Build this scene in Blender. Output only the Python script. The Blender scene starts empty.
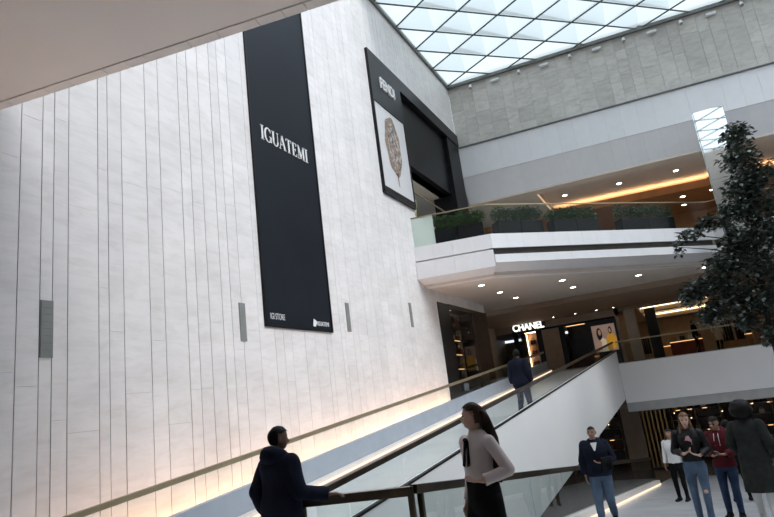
import bpy, bmesh, math, random
import numpy as np
from mathutils import Vector, Matrix, noise
random.seed(7)
scn = bpy.context.scene
COL = scn.collection
R = math.radians

# ------------------------------------------------------------------ camera
# rows: world X, Y, Z expressed in the photograph's axes (right, down, forward)
AX = ((0.88399187, -0.21595502, -0.41463453),
      (0.45095215, 0.15999128, 0.87809165),
      (-0.1232904, -0.96320622, 0.23881637))
cam_d = bpy.data.cameras.new('camera')
cam = bpy.data.objects.new('camera', cam_d)
COL.objects.link(cam)
cam_d.sensor_width = 36.0
cam_d.lens = 590.0 / 774.0 * 36.0
cam_d.clip_end = 400
M = Matrix.Identity(4)
for i in range(3):
    M[i][0] = AX[i][0]
    M[i][1] = -AX[i][1]
    M[i][2] = -AX[i][2]
M[2][3] = 1.76
cam.matrix_world = M
scn.camera = cam

# ------------------------------------------------------------------ sky and exposure
vs = scn.view_settings
vs.view_transform = 'Standard'
vs.look = 'None'
vs.gamma = 1.0
vs.use_curve_mapping = False
vs.exposure = 0.08
scn.cycles.transparent_max_bounces = 24
world = bpy.data.worlds.new('sky')
scn.world = world
world.use_nodes = True
wn, wl = world.node_tree.nodes, world.node_tree.links
wn.clear()
w_out = wn.new('ShaderNodeOutputWorld')
w_bg = wn.new('ShaderNodeBackground')
w_tc = wn.new('ShaderNodeTexCoord')
w_sep = wn.new('ShaderNodeSeparateXYZ')
w_ramp = wn.new('ShaderNodeValToRGB')          # overcast sky: zenith three times the horizon
w_ramp.color_ramp.elements[0].position = 0.0
w_ramp.color_ramp.elements[0].color = (0.29, 0.33, 0.39, 1)
w_ramp.color_ramp.elements[1].position = 1.0
w_ramp.color_ramp.elements[1].color = (0.86, 0.94, 1.05, 1)
w_noise = wn.new('ShaderNodeTexNoise')         # soft cloud variation
w_noise.inputs['Scale'].default_value = 3.0
w_mix = wn.new('ShaderNodeMix')
w_mix.data_type = 'RGBA'
w_mix.blend_type = 'SOFT_LIGHT'
w_mix.inputs[0].default_value = 0.25
wl.new(w_tc.outputs['Generated'], w_sep.inputs[0])
wl.new(w_tc.outputs['Generated'], w_noise.inputs['Vector'])
wl.new(w_sep.outputs['Z'], w_ramp.inputs[0])
wl.new(w_ramp.outputs[0], w_mix.inputs[6])
wl.new(w_noise.outputs['Fac'], w_mix.inputs[7])
wl.new(w_mix.outputs[2], w_bg.inputs[0])
w_bg.inputs['Strength'].default_value = 2.95
wl.new(w_bg.outputs[0], w_out.inputs[0])

# hazy sun from the right, behind thin cloud
sun_d = bpy.data.lights.new('sun', 'SUN')
sun_d.energy = 2.05
sun_d.angle = R(28)
sun_d.color = (1.0, 0.97, 0.95)
sun = bpy.data.objects.new('sun', sun_d)
COL.objects.link(sun)
sun.location = (30, 0, 40)
sun.rotation_euler = Vector((-0.76, 0.08, -0.62)).to_track_quat('-Z', 'Y').to_euler()

# ------------------------------------------------------------------ materials
MATS = {}


def mat(name, col, rough=0.5, metal=0.0, var=0.08, scale=3.0, stretch=(1, 1, 1), bump=0.0, bscale=40.0,
        emit=None, estr=0.0, objvar=0.0, spec=0.5, coat=0.0):
    if name.startswith(('cloth', 'hair', 'denim', 'banner', 'planter')):
        spec = 0.12
    elif name.startswith(('black', 'dark', 'leather')):
        spec = 0.22
    m = bpy.data.materials.new(name)
    m.use_nodes = True
    n, l = m.node_tree.nodes, m.node_tree.links
    b = n['Principled BSDF']
    b.inputs['Roughness'].default_value = rough
    b.inputs['Metallic'].default_value = metal
    b.inputs['Specular IOR Level'].default_value = spec
    b.inputs['Coat Weight'].default_value = coat
    tc = n.new('ShaderNodeTexCoord')
    mp = n.new('ShaderNodeMapping')
    mp.inputs['Scale'].default_value = stretch
    geo = n.new('ShaderNodeNewGeometry')
    l.new(geo.outputs['Position'], mp.inputs['Vector'])
    nz = n.new('ShaderNodeTexNoise')
    nz.inputs['Scale'].default_value = scale
    nz.inputs['Detail'].default_value = 5
    l.new(mp.outputs[0], nz.inputs['Vector'])
    rp = n.new('ShaderNodeValToRGB')
    lo = [max(0, c * (1 - var)) for c in col]
    hi = [min(1, c * (1 + var)) for c in col]
    rp.color_ramp.elements[0].position = 0.3
    rp.color_ramp.elements[0].color = (*lo, 1)
    rp.color_ramp.elements[1].position = 0.7
    rp.color_ramp.elements[1].color = (*hi, 1)
    l.new(nz.outputs['Fac'], rp.inputs[0])
    last = rp.outputs[0]
    if objvar:
        oi = n.new('ShaderNodeObjectInfo')
        mr = n.new('ShaderNodeMapRange')
        mr.inputs[3].default_value = 1 - objvar
        mr.inputs[4].default_value = 1 + objvar
        l.new(oi.outputs['Random'], mr.inputs[0])
        mx = n.new('ShaderNodeMix')
        mx.data_type = 'RGBA'
        mx.blend_type = 'MULTIPLY'
        mx.inputs[0].default_value = 1
        l.new(last, mx.inputs[6])
        l.new(mr.outputs[0], mx.inputs[7])
        last = mx.outputs[2]
    l.new(last, b.inputs['Base Color'])
    if bump:
        bn = n.new('ShaderNodeTexNoise')
        bn.inputs['Scale'].default_value = bscale
        l.new(mp.outputs[0], bn.inputs['Vector'])
        bp = n.new('ShaderNodeBump')
        bp.inputs['Strength'].default_value = bump
        bp.inputs['Distance'].default_value = 0.02
        l.new(bn.outputs['Fac'], bp.inputs['Height'])
        l.new(bp.outputs[0], b.inputs['Normal'])
    if emit:
        b.inputs['Emission Color'].default_value = (*emit, 1)
        b.inputs['Emission Strength'].default_value = estr
    MATS[name] = m
    return m


def glass(name, tint=(0.86, 0.95, 0.92), refl=1.45, rough=0.0, base=0.0):
    m = bpy.data.materials.new(name)
    m.use_nodes = True
    n, l = m.node_tree.nodes, m.node_tree.links
    n.remove(n['Principled BSDF'])
    out = n['Material Output']
    tr = n.new('ShaderNodeBsdfTransparent')
    tr.inputs[0].default_value = (*tint, 1)
    gl = n.new('ShaderNodeBsdfGlossy')
    gl.inputs['Roughness'].default_value = rough
    fr = n.new('ShaderNodeFresnel')
    fr.inputs[0].default_value = refl
    mx = n.new('ShaderNodeMixShader')
    ge = n.new('ShaderNodeNewGeometry')          # reflect on the outer faces only
    iv = n.new('ShaderNodeMath')
    iv.operation = 'SUBTRACT'
    iv.inputs[0].default_value = 1.0
    ml = n.new('ShaderNodeMath')
    ml.operation = 'MULTIPLY'
    l.new(ge.outputs['Backfacing'], iv.inputs[1])
    l.new(iv.outputs[0], ml.inputs[0])
    l.new(fr.outputs[0], ml.inputs[1])
    l.new(ml.outputs[0], mx.inputs[0])
    l.new(tr.outputs[0], mx.inputs[1])
    l.new(gl.outputs[0], mx.inputs[2])
    last = mx
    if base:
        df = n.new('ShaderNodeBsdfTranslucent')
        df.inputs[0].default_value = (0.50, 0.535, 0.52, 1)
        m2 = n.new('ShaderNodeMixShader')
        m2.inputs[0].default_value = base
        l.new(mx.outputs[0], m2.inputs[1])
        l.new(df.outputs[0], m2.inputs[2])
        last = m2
    l.new(last.outputs[0], out.inputs[0])
    MATS[name] = m
    return m


def emitter(name, col, s):
    m = bpy.data.materials.new(name)
    m.use_nodes = True
    n, l = m.node_tree.nodes, m.node_tree.links
    n.remove(n['Principled BSDF'])
    e = n.new('ShaderNodeEmission')
    e.inputs[0].default_value = (*col, 1)
    e.inputs[1].default_value = s
    l.new(e.outputs[0], n['Material Output'].inputs[0])
    MATS[name] = m
    return m


def stone(name, col, veins, objvar, stretch, rough=0.45):
    m = mat(name, col, rough, var=0.06, scale=1.3, stretch=stretch, objvar=objvar)
    n, l = m.node_tree.nodes, m.node_tree.links
    b = n['Principled BSDF']
    src = b.inputs['Base Color'].links[0].from_socket
    geo = n.new('ShaderNodeNewGeometry')
    mp = n.new('ShaderNodeMapping')
    mp.inputs['Scale'].default_value = (1, stretch[1] * 0.9, stretch[2] * 2.2)
    mp.inputs['Rotation'].default_value = (R(9), 0, 0)
    nz = n.new('ShaderNodeTexNoise')
    nz.inputs['Scale'].default_value = 2.6
    nz.inputs['Detail'].default_value = 9
    nz.inputs['Roughness'].default_value = 0.65
    nz.inputs['Distortion'].default_value = 0.6
    oi = n.new('ShaderNodeObjectInfo')
    ad = n.new('ShaderNodeVectorMath')
    sc = n.new('ShaderNodeMath')
    sc.operation = 'MULTIPLY'
    sc.inputs[1].default_value = 60
    l.new(oi.outputs['Random'], sc.inputs[0])
    l.new(geo.outputs['Position'], mp.inputs[0])
    l.new(mp.outputs[0], ad.inputs[0])
    l.new(sc.outputs[0], ad.inputs[1])
    l.new(ad.outputs[0], nz.inputs['Vector'])
    rp = n.new('ShaderNodeValToRGB')
    rp.color_ramp.elements[0].position = 0.33
    rp.color_ramp.elements[0].color = (*veins, 1)
    rp.color_ramp.elements[1].position = 0.56
    rp.color_ramp.elements[1].color = (1, 1, 1, 1)
    l.new(nz.outputs['Fac'], rp.inputs[0])
    mx = n.new('ShaderNodeMix')
    mx.data_type = 'RGBA'
    mx.blend_type = 'MULTIPLY'
    mx.inputs[0].default_value = 1
    l.new(src, mx.inputs[6])
    l.new(rp.outputs[0], mx.inputs[7])
    l.new(mx.outputs[2], b.inputs['Base Color'])
    return m


stone('stone_white', (0.79, 0.765, 0.76), (0.90, 0.89, 0.87), 0.035, (1, 0.7, 1.3))
stone('stone_grey', (0.60, 0.58, 0.54), (0.80, 0.79, 0.77), 0.09, (0.9, 1, 1.2), 0.6)
mat('joint', (0.22, 0.19, 0.17), 0.9)
mat('joint_pale', (0.42, 0.41, 0.39), 0.9)
mat('white_panel', (0.78, 0.78, 0.79), 0.35, var=0.02, objvar=0.015)
mat('white_paint', (0.90, 0.895, 0.885), 0.4, var=0.02, scale=0.6)
mat('soffit_paint', (0.90, 0.85, 0.81), 0.6, var=0.03, scale=0.5)
mat('ceiling_paint', (0.70, 0.63, 0.56), 0.7, var=0.03)
mat('ceiling_brown', (0.36, 0.27, 0.20), 0.7, var=0.06)
mat('wall_brown', (0.33, 0.235, 0.16), 0.6, var=0.10)
mat('wall_beige', (0.48, 0.40, 0.31), 0.6, var=0.06)
mat('wood_orange', (0.46, 0.22, 0.09), 0.5, var=0.12, stretch=(1, 1, 0.3))
mat('fascia_grey', (0.45, 0.45, 0.44), 0.5)
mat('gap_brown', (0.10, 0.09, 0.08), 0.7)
mat('floor_stone', (0.60, 0.60, 0.61), 0.16, var=0.10, scale=1.4)
mat('landing_stone', (0.74, 0.72, 0.69), 0.2, var=0.06, scale=1.4)
mat('floor_dark', (0.16, 0.13, 0.11), 0.2, var=0.2)
mat('ramp_floor', (0.66, 0.65, 0.65), 0.22, var=0.05, scale=1.2)
mat('upstand_grey', (0.36, 0.41, 0.47), 0.25, var=0.04)
mat('kerb_stone', (0.86, 0.79, 0.73), 0.3, var=0.04)
mat('bronze', (0.085, 0.065, 0.045), 0.28, 0.7, var=0.35, scale=2.5)
mat('brass_rail', (0.34, 0.28, 0.18), 0.4, 0.5, var=0.12)
mat('steel', (0.42, 0.43, 0.43), 0.4, 0.8)
mat('gold_metal', (0.42, 0.25, 0.09), 0.35, 0.7)
mat('skylight_frame', (0.06, 0.07, 0.07), 0.6)
mat('gutter_grey', (0.17, 0.18, 0.17), 0.6)
mat('vent_grey', (0.22, 0.23, 0.22), 0.6)
mat('banner_cloth', (0.012, 0.015, 0.021), 0.45, var=0.10, scale=0.6)
mat('black_trim', (0.006, 0.006, 0.007), 0.4)
mat('black_panel', (0.012, 0.012, 0.014), 0.35, var=0.2)
mat('dark_panel', (0.030, 0.027, 0.025), 0.3, var=0.2)
mat('dark_blue_panel', (0.030, 0.036, 0.042), 0.3, var=0.2)
mat('espresso_wood', (0.050, 0.030, 0.020), 0.45, var=0.25, stretch=(1, 1, 0.2))
mat('print_white', (0.80, 0.80, 0.80), 0.5, var=0.0)
mat('print_grey', (0.62, 0.62, 0.63), 0.5, var=0.02)
mat('print_brown', (0.26, 0.19, 0.15), 0.6, var=0.55, scale=16)
mat('print_pale', (0.50, 0.48, 0.46), 0.6, var=0.2, scale=12)
mat('print_pink', (0.52, 0.36, 0.29), 0.5, var=0.10, emit=(0.52, 0.36, 0.29), estr=0.25)
mat('print_yellow', (0.75, 0.38, 0.04), 0.5, var=0.10, emit=(0.75, 0.38, 0.04), estr=0.35)
mat('print_cream', (0.80, 0.68, 0.52), 0.5, var=0.05, emit=(0.8, 0.68, 0.52), estr=0.35)
mat('print_skin', (0.55, 0.32, 0.20), 0.5, var=0.05, emit=(0.55, 0.32, 0.2), estr=0.35)
mat('print_hair', (0.03, 0.02, 0.015), 0.5)
mat('display_tan', (0.62, 0.36, 0.20), 0.5, var=0.12)
mat('pot_yellow', (0.62, 0.50, 0.22), 0.5)
mat('planter_black', (0.012, 0.012, 0.013), 0.45)
mat('soil', (0.05, 0.035, 0.025), 0.9)
mat('leaf_green', (0.085, 0.17, 0.06), 0.45, var=0.5, scale=9)
mat('leaf_dark', (0.042, 0.062, 0.046), 0.35, var=0.5, scale=7)
mat('leaf_grey', (0.16, 0.185, 0.165), 0.5, var=0.4, scale=7)
mat('bark', (0.055, 0.045, 0.038), 0.8, var=0.3, scale=14)
mat('leather_red', (0.20, 0.04, 0.025), 0.45, var=0.3)
mat('leather_tan', (0.34, 0.19, 0.09), 0.45, var=0.3)
mat('leather_black', (0.015, 0.013, 0.012), 0.4)
mat('leather_jacket', (0.007, 0.007, 0.008), 0.5)
mat('cream_goods', (0.60, 0.52, 0.42), 0.5)
m_mirror = mat('mirror', (0.80, 0.86, 0.84), 0.03, 1.0, var=0.0)
mat('skin_light', (0.52, 0.32, 0.24), 0.5, var=0.04)
mat('skin_tan', (0.34, 0.19, 0.13), 0.5, var=0.04)
mat('skin_brown', (0.17, 0.09, 0.06), 0.5, var=0.04)
mat('hair_black', (0.008, 0.007, 0.007), 0.5, var=0.3)
mat('hair_brown', (0.035, 0.018, 0.011), 0.4, var=0.3, scale=30, stretch=(1, 1, 0.1))
mat('hair_light_brown', (0.13, 0.075, 0.04), 0.4, var=0.3, scale=30, stretch=(1, 1, 0.1))
mat('cloth_navy', (0.013, 0.016, 0.032), 0.85, var=0.2, bump=0.2, bscale=25)
mat('cloth_navy_knit', (0.010, 0.013, 0.024), 0.9, var=0.2, bump=0.3, bscale=60)
mat('cloth_black', (0.006, 0.006, 0.007), 0.85, var=0.2)
mat('cloth_charcoal', (0.026, 0.028, 0.026), 0.9, var=0.25, scale=12, bump=0.3, bscale=50)
mat('cloth_maroon', (0.075, 0.010, 0.015), 0.85, var=0.15, bump=0.2, bscale=25)
mat('cloth_blouse', (0.62, 0.54, 0.53), 0.7, var=0.05, bump=0.15, bscale=20)
mat('cloth_white', (0.62, 0.61, 0.60), 0.8, var=0.05)
mat('cloth_tan', (0.48, 0.33, 0.19), 0.85, var=0.15)
mat('cloth_pink', (0.55, 0.30, 0.32), 0.8)
mat('cloth_red', (0.30, 0.02, 0.02), 0.8)
mat('denim', (0.080, 0.120, 0.180), 0.9, var=0.30, scale=5, bump=0.2, bscale=80)
mat('denim_dark', (0.022, 0.038, 0.075), 0.9, var=0.30, scale=5, bump=0.2, bscale=80)
mat('lip', (0.28, 0.08, 0.07), 0.4)
mat('eye_dark', (0.01, 0.008, 0.007), 0.2)
glass('clear_glass', (0.92, 0.955, 0.95), 1.4)
glass('strong_glass', (0.80, 0.84, 0.83), 1.7)
glass('green_glass', (0.85, 0.93, 0.90), 1.5)
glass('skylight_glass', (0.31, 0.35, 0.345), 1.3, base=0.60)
glass('unseen_clear_glass', (0.86, 0.88, 0.88), 1.3)  # for skylight panes out of view, made clearer to let in more light
emitter('lamp_white', (1.0, 0.86, 0.68), 26.0)
emitter('lamp_led_warm', (1.0, 0.56, 0.33), 19.0)
emitter('lamp_led_floor', (1.0, 0.70, 0.48), 1.8)
emitter('lamp_cove', (1.0, 0.60, 0.30), 13.0)
emitter('lamp_cove_dim', (1.0, 0.60, 0.33), 1.0)
emitter('lamp_cove_cream', (1.0, 0.76, 0.45), 4.0)
emitter('lamp_shop', (1.0, 0.55, 0.24), 1.8)
emitter('lamp_display', (1.0, 0.70, 0.42), 9.0)
emitter('sign_glow', (1.0, 0.97, 0.90), 1.6)

# ------------------------------------------------------------------ helpers
WORLD = {}


def setp(o, label=None, cat=None, group=None, kind=None):
    if label:
        o['label'] = label
    if cat:
        o['category'] = cat
    if group:
        o['group'] = group
    if kind:
        o['kind'] = kind
    return o


def link(o, loc, parent=None):
    COL.objects.link(o)
    loc = Vector(loc)
    WORLD[o.name] = loc
    if parent is not None:
        o.parent = parent
        o.location = loc - WORLD[parent.name]
    else:
        o.location = loc
    return o


def empty(name, loc, label=None, cat=None, group=None, kind=None, parent=None):
    o = bpy.data.objects.new(name, None)
    o.empty_display_size = 0.2
    link(o, loc, parent)
    return setp(o, label, cat, group, kind)


class MB:
    def __init__(s):
        s.v, s.f, s.m = [], [], []

    def add(s, vs_, fs, mi=0):
        b = len(s.v)
        s.v += [tuple(p) for p in vs_]
        for f in fs:
            s.f.append([b + i for i in f])
            s.m.append(mi)
        return s

    def box(s, x0, x1, y0, y1, z0, z1, mi=0):
        return s.add([(x0, y0, z0), (x1, y0, z0), (x1, y1, z0), (x0, y1, z0), (x0, y0, z1), (x1, y0, z1), (x1, y1, z1), (x0, y1, z1)],
                     [(0, 3, 2, 1), (4, 5, 6, 7), (0, 1, 5, 4), (1, 2, 6, 5), (2, 3, 7, 6), (3, 0, 4, 7)], mi)

    def hexa(s, p, mi=0):      # 8 points ordered as box()
        return s.add(p, [(0, 3, 2, 1), (4, 5, 6, 7), (0, 1, 5, 4), (1, 2, 6, 5), (2, 3, 7, 6), (3, 0, 4, 7)], mi)

    def prism(s, poly, z0, z1, mi=0):
        n = len(poly)
        a = sum(poly[i][0] * poly[(i + 1) % n][1] - poly[(i + 1) % n][0] * poly[i][1] for i in range(n))
        if a < 0:
            poly = poly[::-1]
        vs_ = [(x, y, z0) for x, y in poly] + [(x, y, z1) for x, y in poly]
        fs = [tuple(range(n - 1, -1, -1)), tuple(range(n, 2 * n))] + [(i, (i + 1) % n, n + (i + 1) % n, n + i) for i in range(n)]
        return s.add(vs_, fs, mi)

    def bar(s, p, q, w, h, up=(0, 0, 1), mi=0):       # rectangular bar from p to q
        p, q = Vector(p), Vector(q)
        d = (q - p).normalized()
        sd = d.cross(Vector(up)).normalized()
        u = sd.cross(d).normalized()
        a, b = sd * (w / 2), u * (h / 2)
        P = [p - a - b, p + a - b, q + a - b, q - a - b, p - a + b, p + a + b, q + a + b, q - a + b]
        return s.hexa(P, mi)

    def tube(s, pts, rs, seg=8, mi=0, caps=True):
        pts = [Vector(p) for p in pts]
        if not hasattr(rs, '__len__'):
            rs = [rs] * len(pts)
        base = len(s.v)
        ref = Vector((0.31, 0.83, 0.47))
        for i, p in enumerate(pts):
            d = (pts[min(i + 1, len(pts) - 1)] - pts[max(i - 1, 0)])
            d = d.normalized() if d.length > 1e-9 else Vector((0, 0, 1))
            if abs(d.dot(ref)) > 0.97:
                ref = Vector((0.9, -0.3, 0.2))
            a = d.cross(ref).normalized()
            b = d.cross(a)
            for k in range(seg):
                t = 2 * math.pi * k / seg
                s.v.append(tuple(p + (a * math.cos(t) + b * math.sin(t)) * rs[i]))
        for i in range(len(pts) - 1):
            for k in range(seg):
                k2 = (k + 1) % seg
                s.f.append([base + i * seg + k, base + i * seg + k2, base + (i + 1) * seg + k2, base + (i + 1) * seg + k])
                s.m.append(mi)
        if caps:
            s.f.append([base + k for k in range(seg)][::-1])
            s.f.append([base + (len(pts) - 1) * seg + k for k in range(seg)])
            s.m += [mi, mi]
        return s

    def ellipsoid(s, c, r, nu=14, nv=9, rot=None, mi=0):
        base = len(s.v)
        c = Vector(c)
        rot = rot or Matrix.Identity(3)
        for j in range(nv + 1):
            ph = math.pi * j / nv
            for i in range(nu):
                th = 2 * math.pi * i / nu
                p = Vector((r[0] * math.sin(ph) * math.cos(th), r[1] * math.sin(ph) * math.sin(th), r[2] * math.cos(ph)))
                s.v.append(tuple(c + rot @ p))
        for j in range(nv):
            for i in range(nu):
                i2 = (i + 1) % nu
                s.f.append([base + j * nu + i, base + (j + 1) * nu + i, base + (j + 1) * nu + i2, base + j * nu + i2])
                s.m.append(mi)
        return s

    def capsule(s, p, r0, q, r1, seg=10):
        p, q = Vector(p), Vector(q)
        d = (q - p).normalized()
        pts, rs = [], []
        for a in (-80, -50, -25):
            pts.append(p + d * (r0 * math.sin(R(a))))
            rs.append(r0 * math.cos(R(a)))
        pts += [p, q]
        rs += [r0, r1]
        for a in (25, 50, 80):
            pts.append(q + d * (r1 * math.sin(R(a))))
            rs.append(r1 * math.cos(R(a)))
        return s.tube(pts, rs, seg)

    def build(s, name, mats, parent=None, smooth=False, label=None, cat=None, group=None, kind=None):
        v = np.array(s.v, dtype=float)
        lo, hi = v.min(0), v.max(0)
        org = Vector(((lo[0] + hi[0]) / 2, (lo[1] + hi[1]) / 2, lo[2]))
        me = bpy.data.meshes.new(name)
        me.from_pydata([tuple(p) for p in (v - np.array(org))], [], s.f)
        if isinstance(mats, str):
            mats = [mats]
        for mm in mats:
            me.materials.append(MATS[mm])
        if len(mats) > 1:
            me.polygons.foreach_set('material_index', s.m)
        if smooth:
            me.polygons.foreach_set('use_smooth', [True] * len(me.polygons))
        me.update()
        o = bpy.data.objects.new(name, me)
        link(o, org, parent)
        return setp(o, label, cat, group, kind)


PIECES = {}


def piece(name, size, loc, material, parent=None, rz=0.0, **kw):
    """box of given size centred at loc; alike pieces share their mesh"""
    key = (tuple(round(a, 3) for a in size), material)
    if key not in PIECES:
        x, y, z = [a / 2 for a in size]
        b = min(0.004, x, y, z) * 0.5
        me = bpy.data.meshes.new(name)
        mb = MB().box(-x, x, -y, y, -z, z)
        me.from_pydata(mb.v, [], mb.f)
        me.materials.append(MATS[material])
        PIECES[key] = me
    o = bpy.data.objects.new(name, PIECES[key])
    link(o, loc, parent)
    o.rotation_euler = (0, 0, rz)
    return setp(o, **kw)


def struct(name, mb, mats, label, parent=None, cat=None):
    return mb.build(name, mats, parent, label=label, cat=cat, kind='structure')


def text_mesh(txt, h, bold=0.0, depth=0.02, spacing=1.0, xs=1.0):
    cu = bpy.data.curves.new('lettering', 'FONT')
    cu.body = txt
    cu.size = 1.0
    cu.extrude = 0.0
    cu.space_character = spacing
    ob = bpy.data.objects.new('lettering', cu)
    COL.objects.link(ob)
    dg = bpy.context.evaluated_depsgraph_get()
    me = bpy.data.meshes.new_from_object(ob.evaluated_get(dg))
    bpy.data.objects.remove(ob)
    bm = bmesh.new()
    bm.from_mesh(me)
    bpy.data.meshes.remove(me)
    r = bmesh.ops.extrude_face_region(bm, geom=bm.faces[:])
    for e in r['geom']:
        if isinstance(e, bmesh.types.BMVert):
            e.co.z += 1.0
    bmesh.ops.recalc_face_normals(bm, faces=bm.faces[:])
    vs_ = [v.co.copy() for v in bm.verts]
    bm.verts.index_update()
    fs = [[v.index for v in f.verts] for f in bm.faces]
    bm.free()
    x0, x1 = min(v.x for v in vs_), max(v.x for v in vs_)
    y0, y1 = min(v.y for v in vs_), max(v.y for v in vs_)
    if bold:                                   # thicken with shifted copies
        base_v, base_f = list(vs_), list(fs)
        for q, (sx_, sy_) in enumerate(((-1, 0), (1, 0), (0, -1), (0, 1))):
            o_ = len(vs_)
            vs_ += [Vector((p_.x + sx_ * bold, p_.y + sy_ * bold, p_.z * (1.0 - 0.02 * (q + 1)))) for p_ in base_v]
            fs += [[o_ + i_ for i_ in f_] for f_ in base_f]
    k = h / (y1 - y0)
    return [((v.x - x0) * k * xs, (v.y - y0) * k, v.z * depth) for v in vs_], fs, (x1 - x0) * k * xs


def place_text(txt, h, org, ux, uy, un, material, parent, name='lettering', **kw):
    """lettering whose baseline starts at org, running along ux, rising along uy, proud along un"""
    width = kw.pop('width', None)
    vs_, fs, w = text_mesh(txt, h, **kw)
    k = width / w if width else 1
    org, ux, uy, un = Vector(org), Vector(ux), Vector(uy), Vector(un)
    return MB().add([org + ux * (a * k) + uy * b + un * c for a, b, c in vs_], fs).build(name, material, parent)


def serif_text(txt, h, org, ux, uy, un, material, parent, width, name='letter'):
    """thin roman capitals drawn from strokes, each letter one mesh"""
    S = 0.16   # stem
    T = 0.05   # hairline

    def arc(cx, cy, rx, ry, a0, a1, th0, n=12):
        out = []
        for i in range(n):
            a, b = R(a0 + (a1 - a0) * i / n), R(a0 + (a1 - a0) * (i + 1) / n)
            p = (cx + rx * math.cos(a), cy + ry * math.sin(a))
            q = (cx + rx * math.cos(b), cy + ry * math.sin(b))
            m_ = abs(math.cos((a + b) / 2))
            out.append((*p, *q, T + (th0 - T) * m_))
        return out

    def ser(x, y, w=0.2):
        return [(x - w, y, x + w, y, T)]
    G = {
        'I': (0.42, [(0.2, 0, 0.2, 1, S)] + ser(0.2, 0.02) + ser(0.2, 0.98)),
        'G': (0.95, arc(0.48, 0.5, 0.4, 0.5, 40, 330, S) + [(0.84, 0.05, 0.84, 0.42, S)] + ser(0.8, 0.42, 0.16) + [(0.80, 0.72, 0.80, 0.95, T)]),
        'U': (0.9, [(0.17, 0.32, 0.17, 1, S), (0.75, 0.32, 0.75, 1, T)] + arc(0.46, 0.32, 0.29, 0.32, 180, 360, S * 0.8) + ser(0.17, 0.98, 0.17) + ser(0.75, 0.98, 0.13)),
        'A': (0.9, [(0.08, 0, 0.42, 1, T), (0.42, 1, 0.78, 0, S), (0.2, 0.35, 0.64, 0.35, T)] + ser(0.08, 0.02, 0.11) + ser(0.78, 0.02, 0.16)),
        'T': (0.82, [(0.4, 0, 0.4, 1, S), (0.02, 0.97, 0.78, 0.97, T), (0.04, 0.8, 0.04, 0.97, T), (0.76, 0.8, 0.76, 0.97, T)] + ser(0.4, 0.02, 0.18)),
        'E': (0.74, [(0.18, 0, 0.18, 1, S), (0.05, 0.97, 0.64, 0.97, T), (0.05, 0.03, 0.67, 0.03, T), (0.18, 0.5, 0.5, 0.5, T), (0.65, 0.03, 0.67, 0.22, T), (0.63, 0.8, 0.64, 0.97, T), (0.5, 0.4, 0.5, 0.6, T)]),
        'M': (1.12, [(0.15, 0, 0.15, 1, T), (0.17, 1, 0.54, 0.05, S), (0.54, 0.05, 0.88, 1, T), (0.92, 0, 0.92, 1, S)] + ser(0.15, 0.02, 0.13) + ser(0.92, 0.02, 0.16) + ser(0.12, 0.98, 0.1) + ser(0.95, 0.98, 0.1)),
    }
    tot = sum(G[c][0] + 0.06 for c in txt) - 0.06
    k = width / (tot * h)
    x = 0.0
    org, ux, uy, un = Vector(org), Vector(ux), Vector(uy), Vector(un)
    for c in txt:
        w, st = G[c]
        mb = MB()
        for (x0, y0, x1, y1, th) in st:
            p = org + ux * ((x + x0) * h * k) + uy * (y0 * h) + un * 0.008
            q = org + ux * ((x + x1) * h * k) + uy * (y1 * h) + un * 0.008
            mb.bar(p, q, th * h, 0.012, up=un)
        mb.build(name, material, parent)
        x += w + 0.06


UP, DN = 0.097, -0.118           # slopes of the two ramps


def zu(y):
    return UP * (y - 5.5)


def zd(y):
    return DN * (y - 5.6)


T2 = math.tan(R(2.0))


def xs(x0, y):                   # the ramps run two degrees off the stone wall
    return x0 + T2 * (y - 5.5)


# ================================================================== STRUCTURE
# --- left stone wall (Y -14 .. 25.5), face at X = -7.6
WX = -7.6
wl_ = MB()
wl_.box(-8.0, WX - 0.03, -14, 18.92, -3.0, 16.3)
wl_.box(-8.0, WX - 0.03, 18.92, 19.8, -3.0, 6.9)
wl_.box(-8.0, WX - 0.03, 18.92, 19.8, 13.25, 16.3)
wl_.box(-8.0, WX - 0.03, 19.8, 25.6, 5.15, 6.9)
wl_.box(-8.0, WX - 0.03, 19.8, 25.6, 13.25, 16.3)
wall_left = struct('wall_left', wl_, 'joint', 'tall white stone wall of narrow vertical strips beside the upward ramp', cat='wall')
seams = [4.05, 4.35, 4.68, 4.99, 5.17, 5.40, 5.90, 6.08, 6.35, 6.86, 7.17, 7.67, 7.92, 8.22, 8.57, 8.82]
rw = random.Random(3)
while seams[-1] < 25.3:
    seams.append(seams[-1] + rw.choice((0.20, 0.30, 0.30, 0.42, 0.50)))
seams[-1] = 25.5
for fixed in (18.92, 19.8):
    k = min(range(len(seams)), key=lambda q: abs(seams[q] - fixed))
    seams[k] = fixed
seams = sorted(set(seams))


def stone_column(y0, y1, z0, z1, n):
    cuts = [z0]
    for i in range(1, n):
        cuts.append(z0 + (z1 - z0) * (i + rw.uniform(-0.33, 0.33)) / n)
    cuts.append(z1)
    gap = 0.013 if y0 < 9 else 0.008
    for a, b in zip(cuts[:-1], cuts[1:]):
        if b - a < 0.1:
            continue
        t = rw.uniform(-0.0015, 0.0015)
        piece('stone_panel', (0.03, y1 - y0 - gap, b - a - 0.003), (WX - 0.015 + t, (y0 + y1) / 2, (a + b) / 2), 'stone_white', wall_left)


for y0, y1 in zip(seams[:-1], seams[1:]):
    ym = (y0 + y1) / 2
    if ym < 18.92:
        stone_column(y0, y1, -0.4, 16.3, 5 if ym < 9 else 4)
    else:
        stone_column(y0, y1, -0.4 if ym < 19.8 else 5.15, 6.9, 2 if ym < 19.8 else 1)
        stone_column(y0, y1, 13.25, 16.3, 2)
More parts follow.
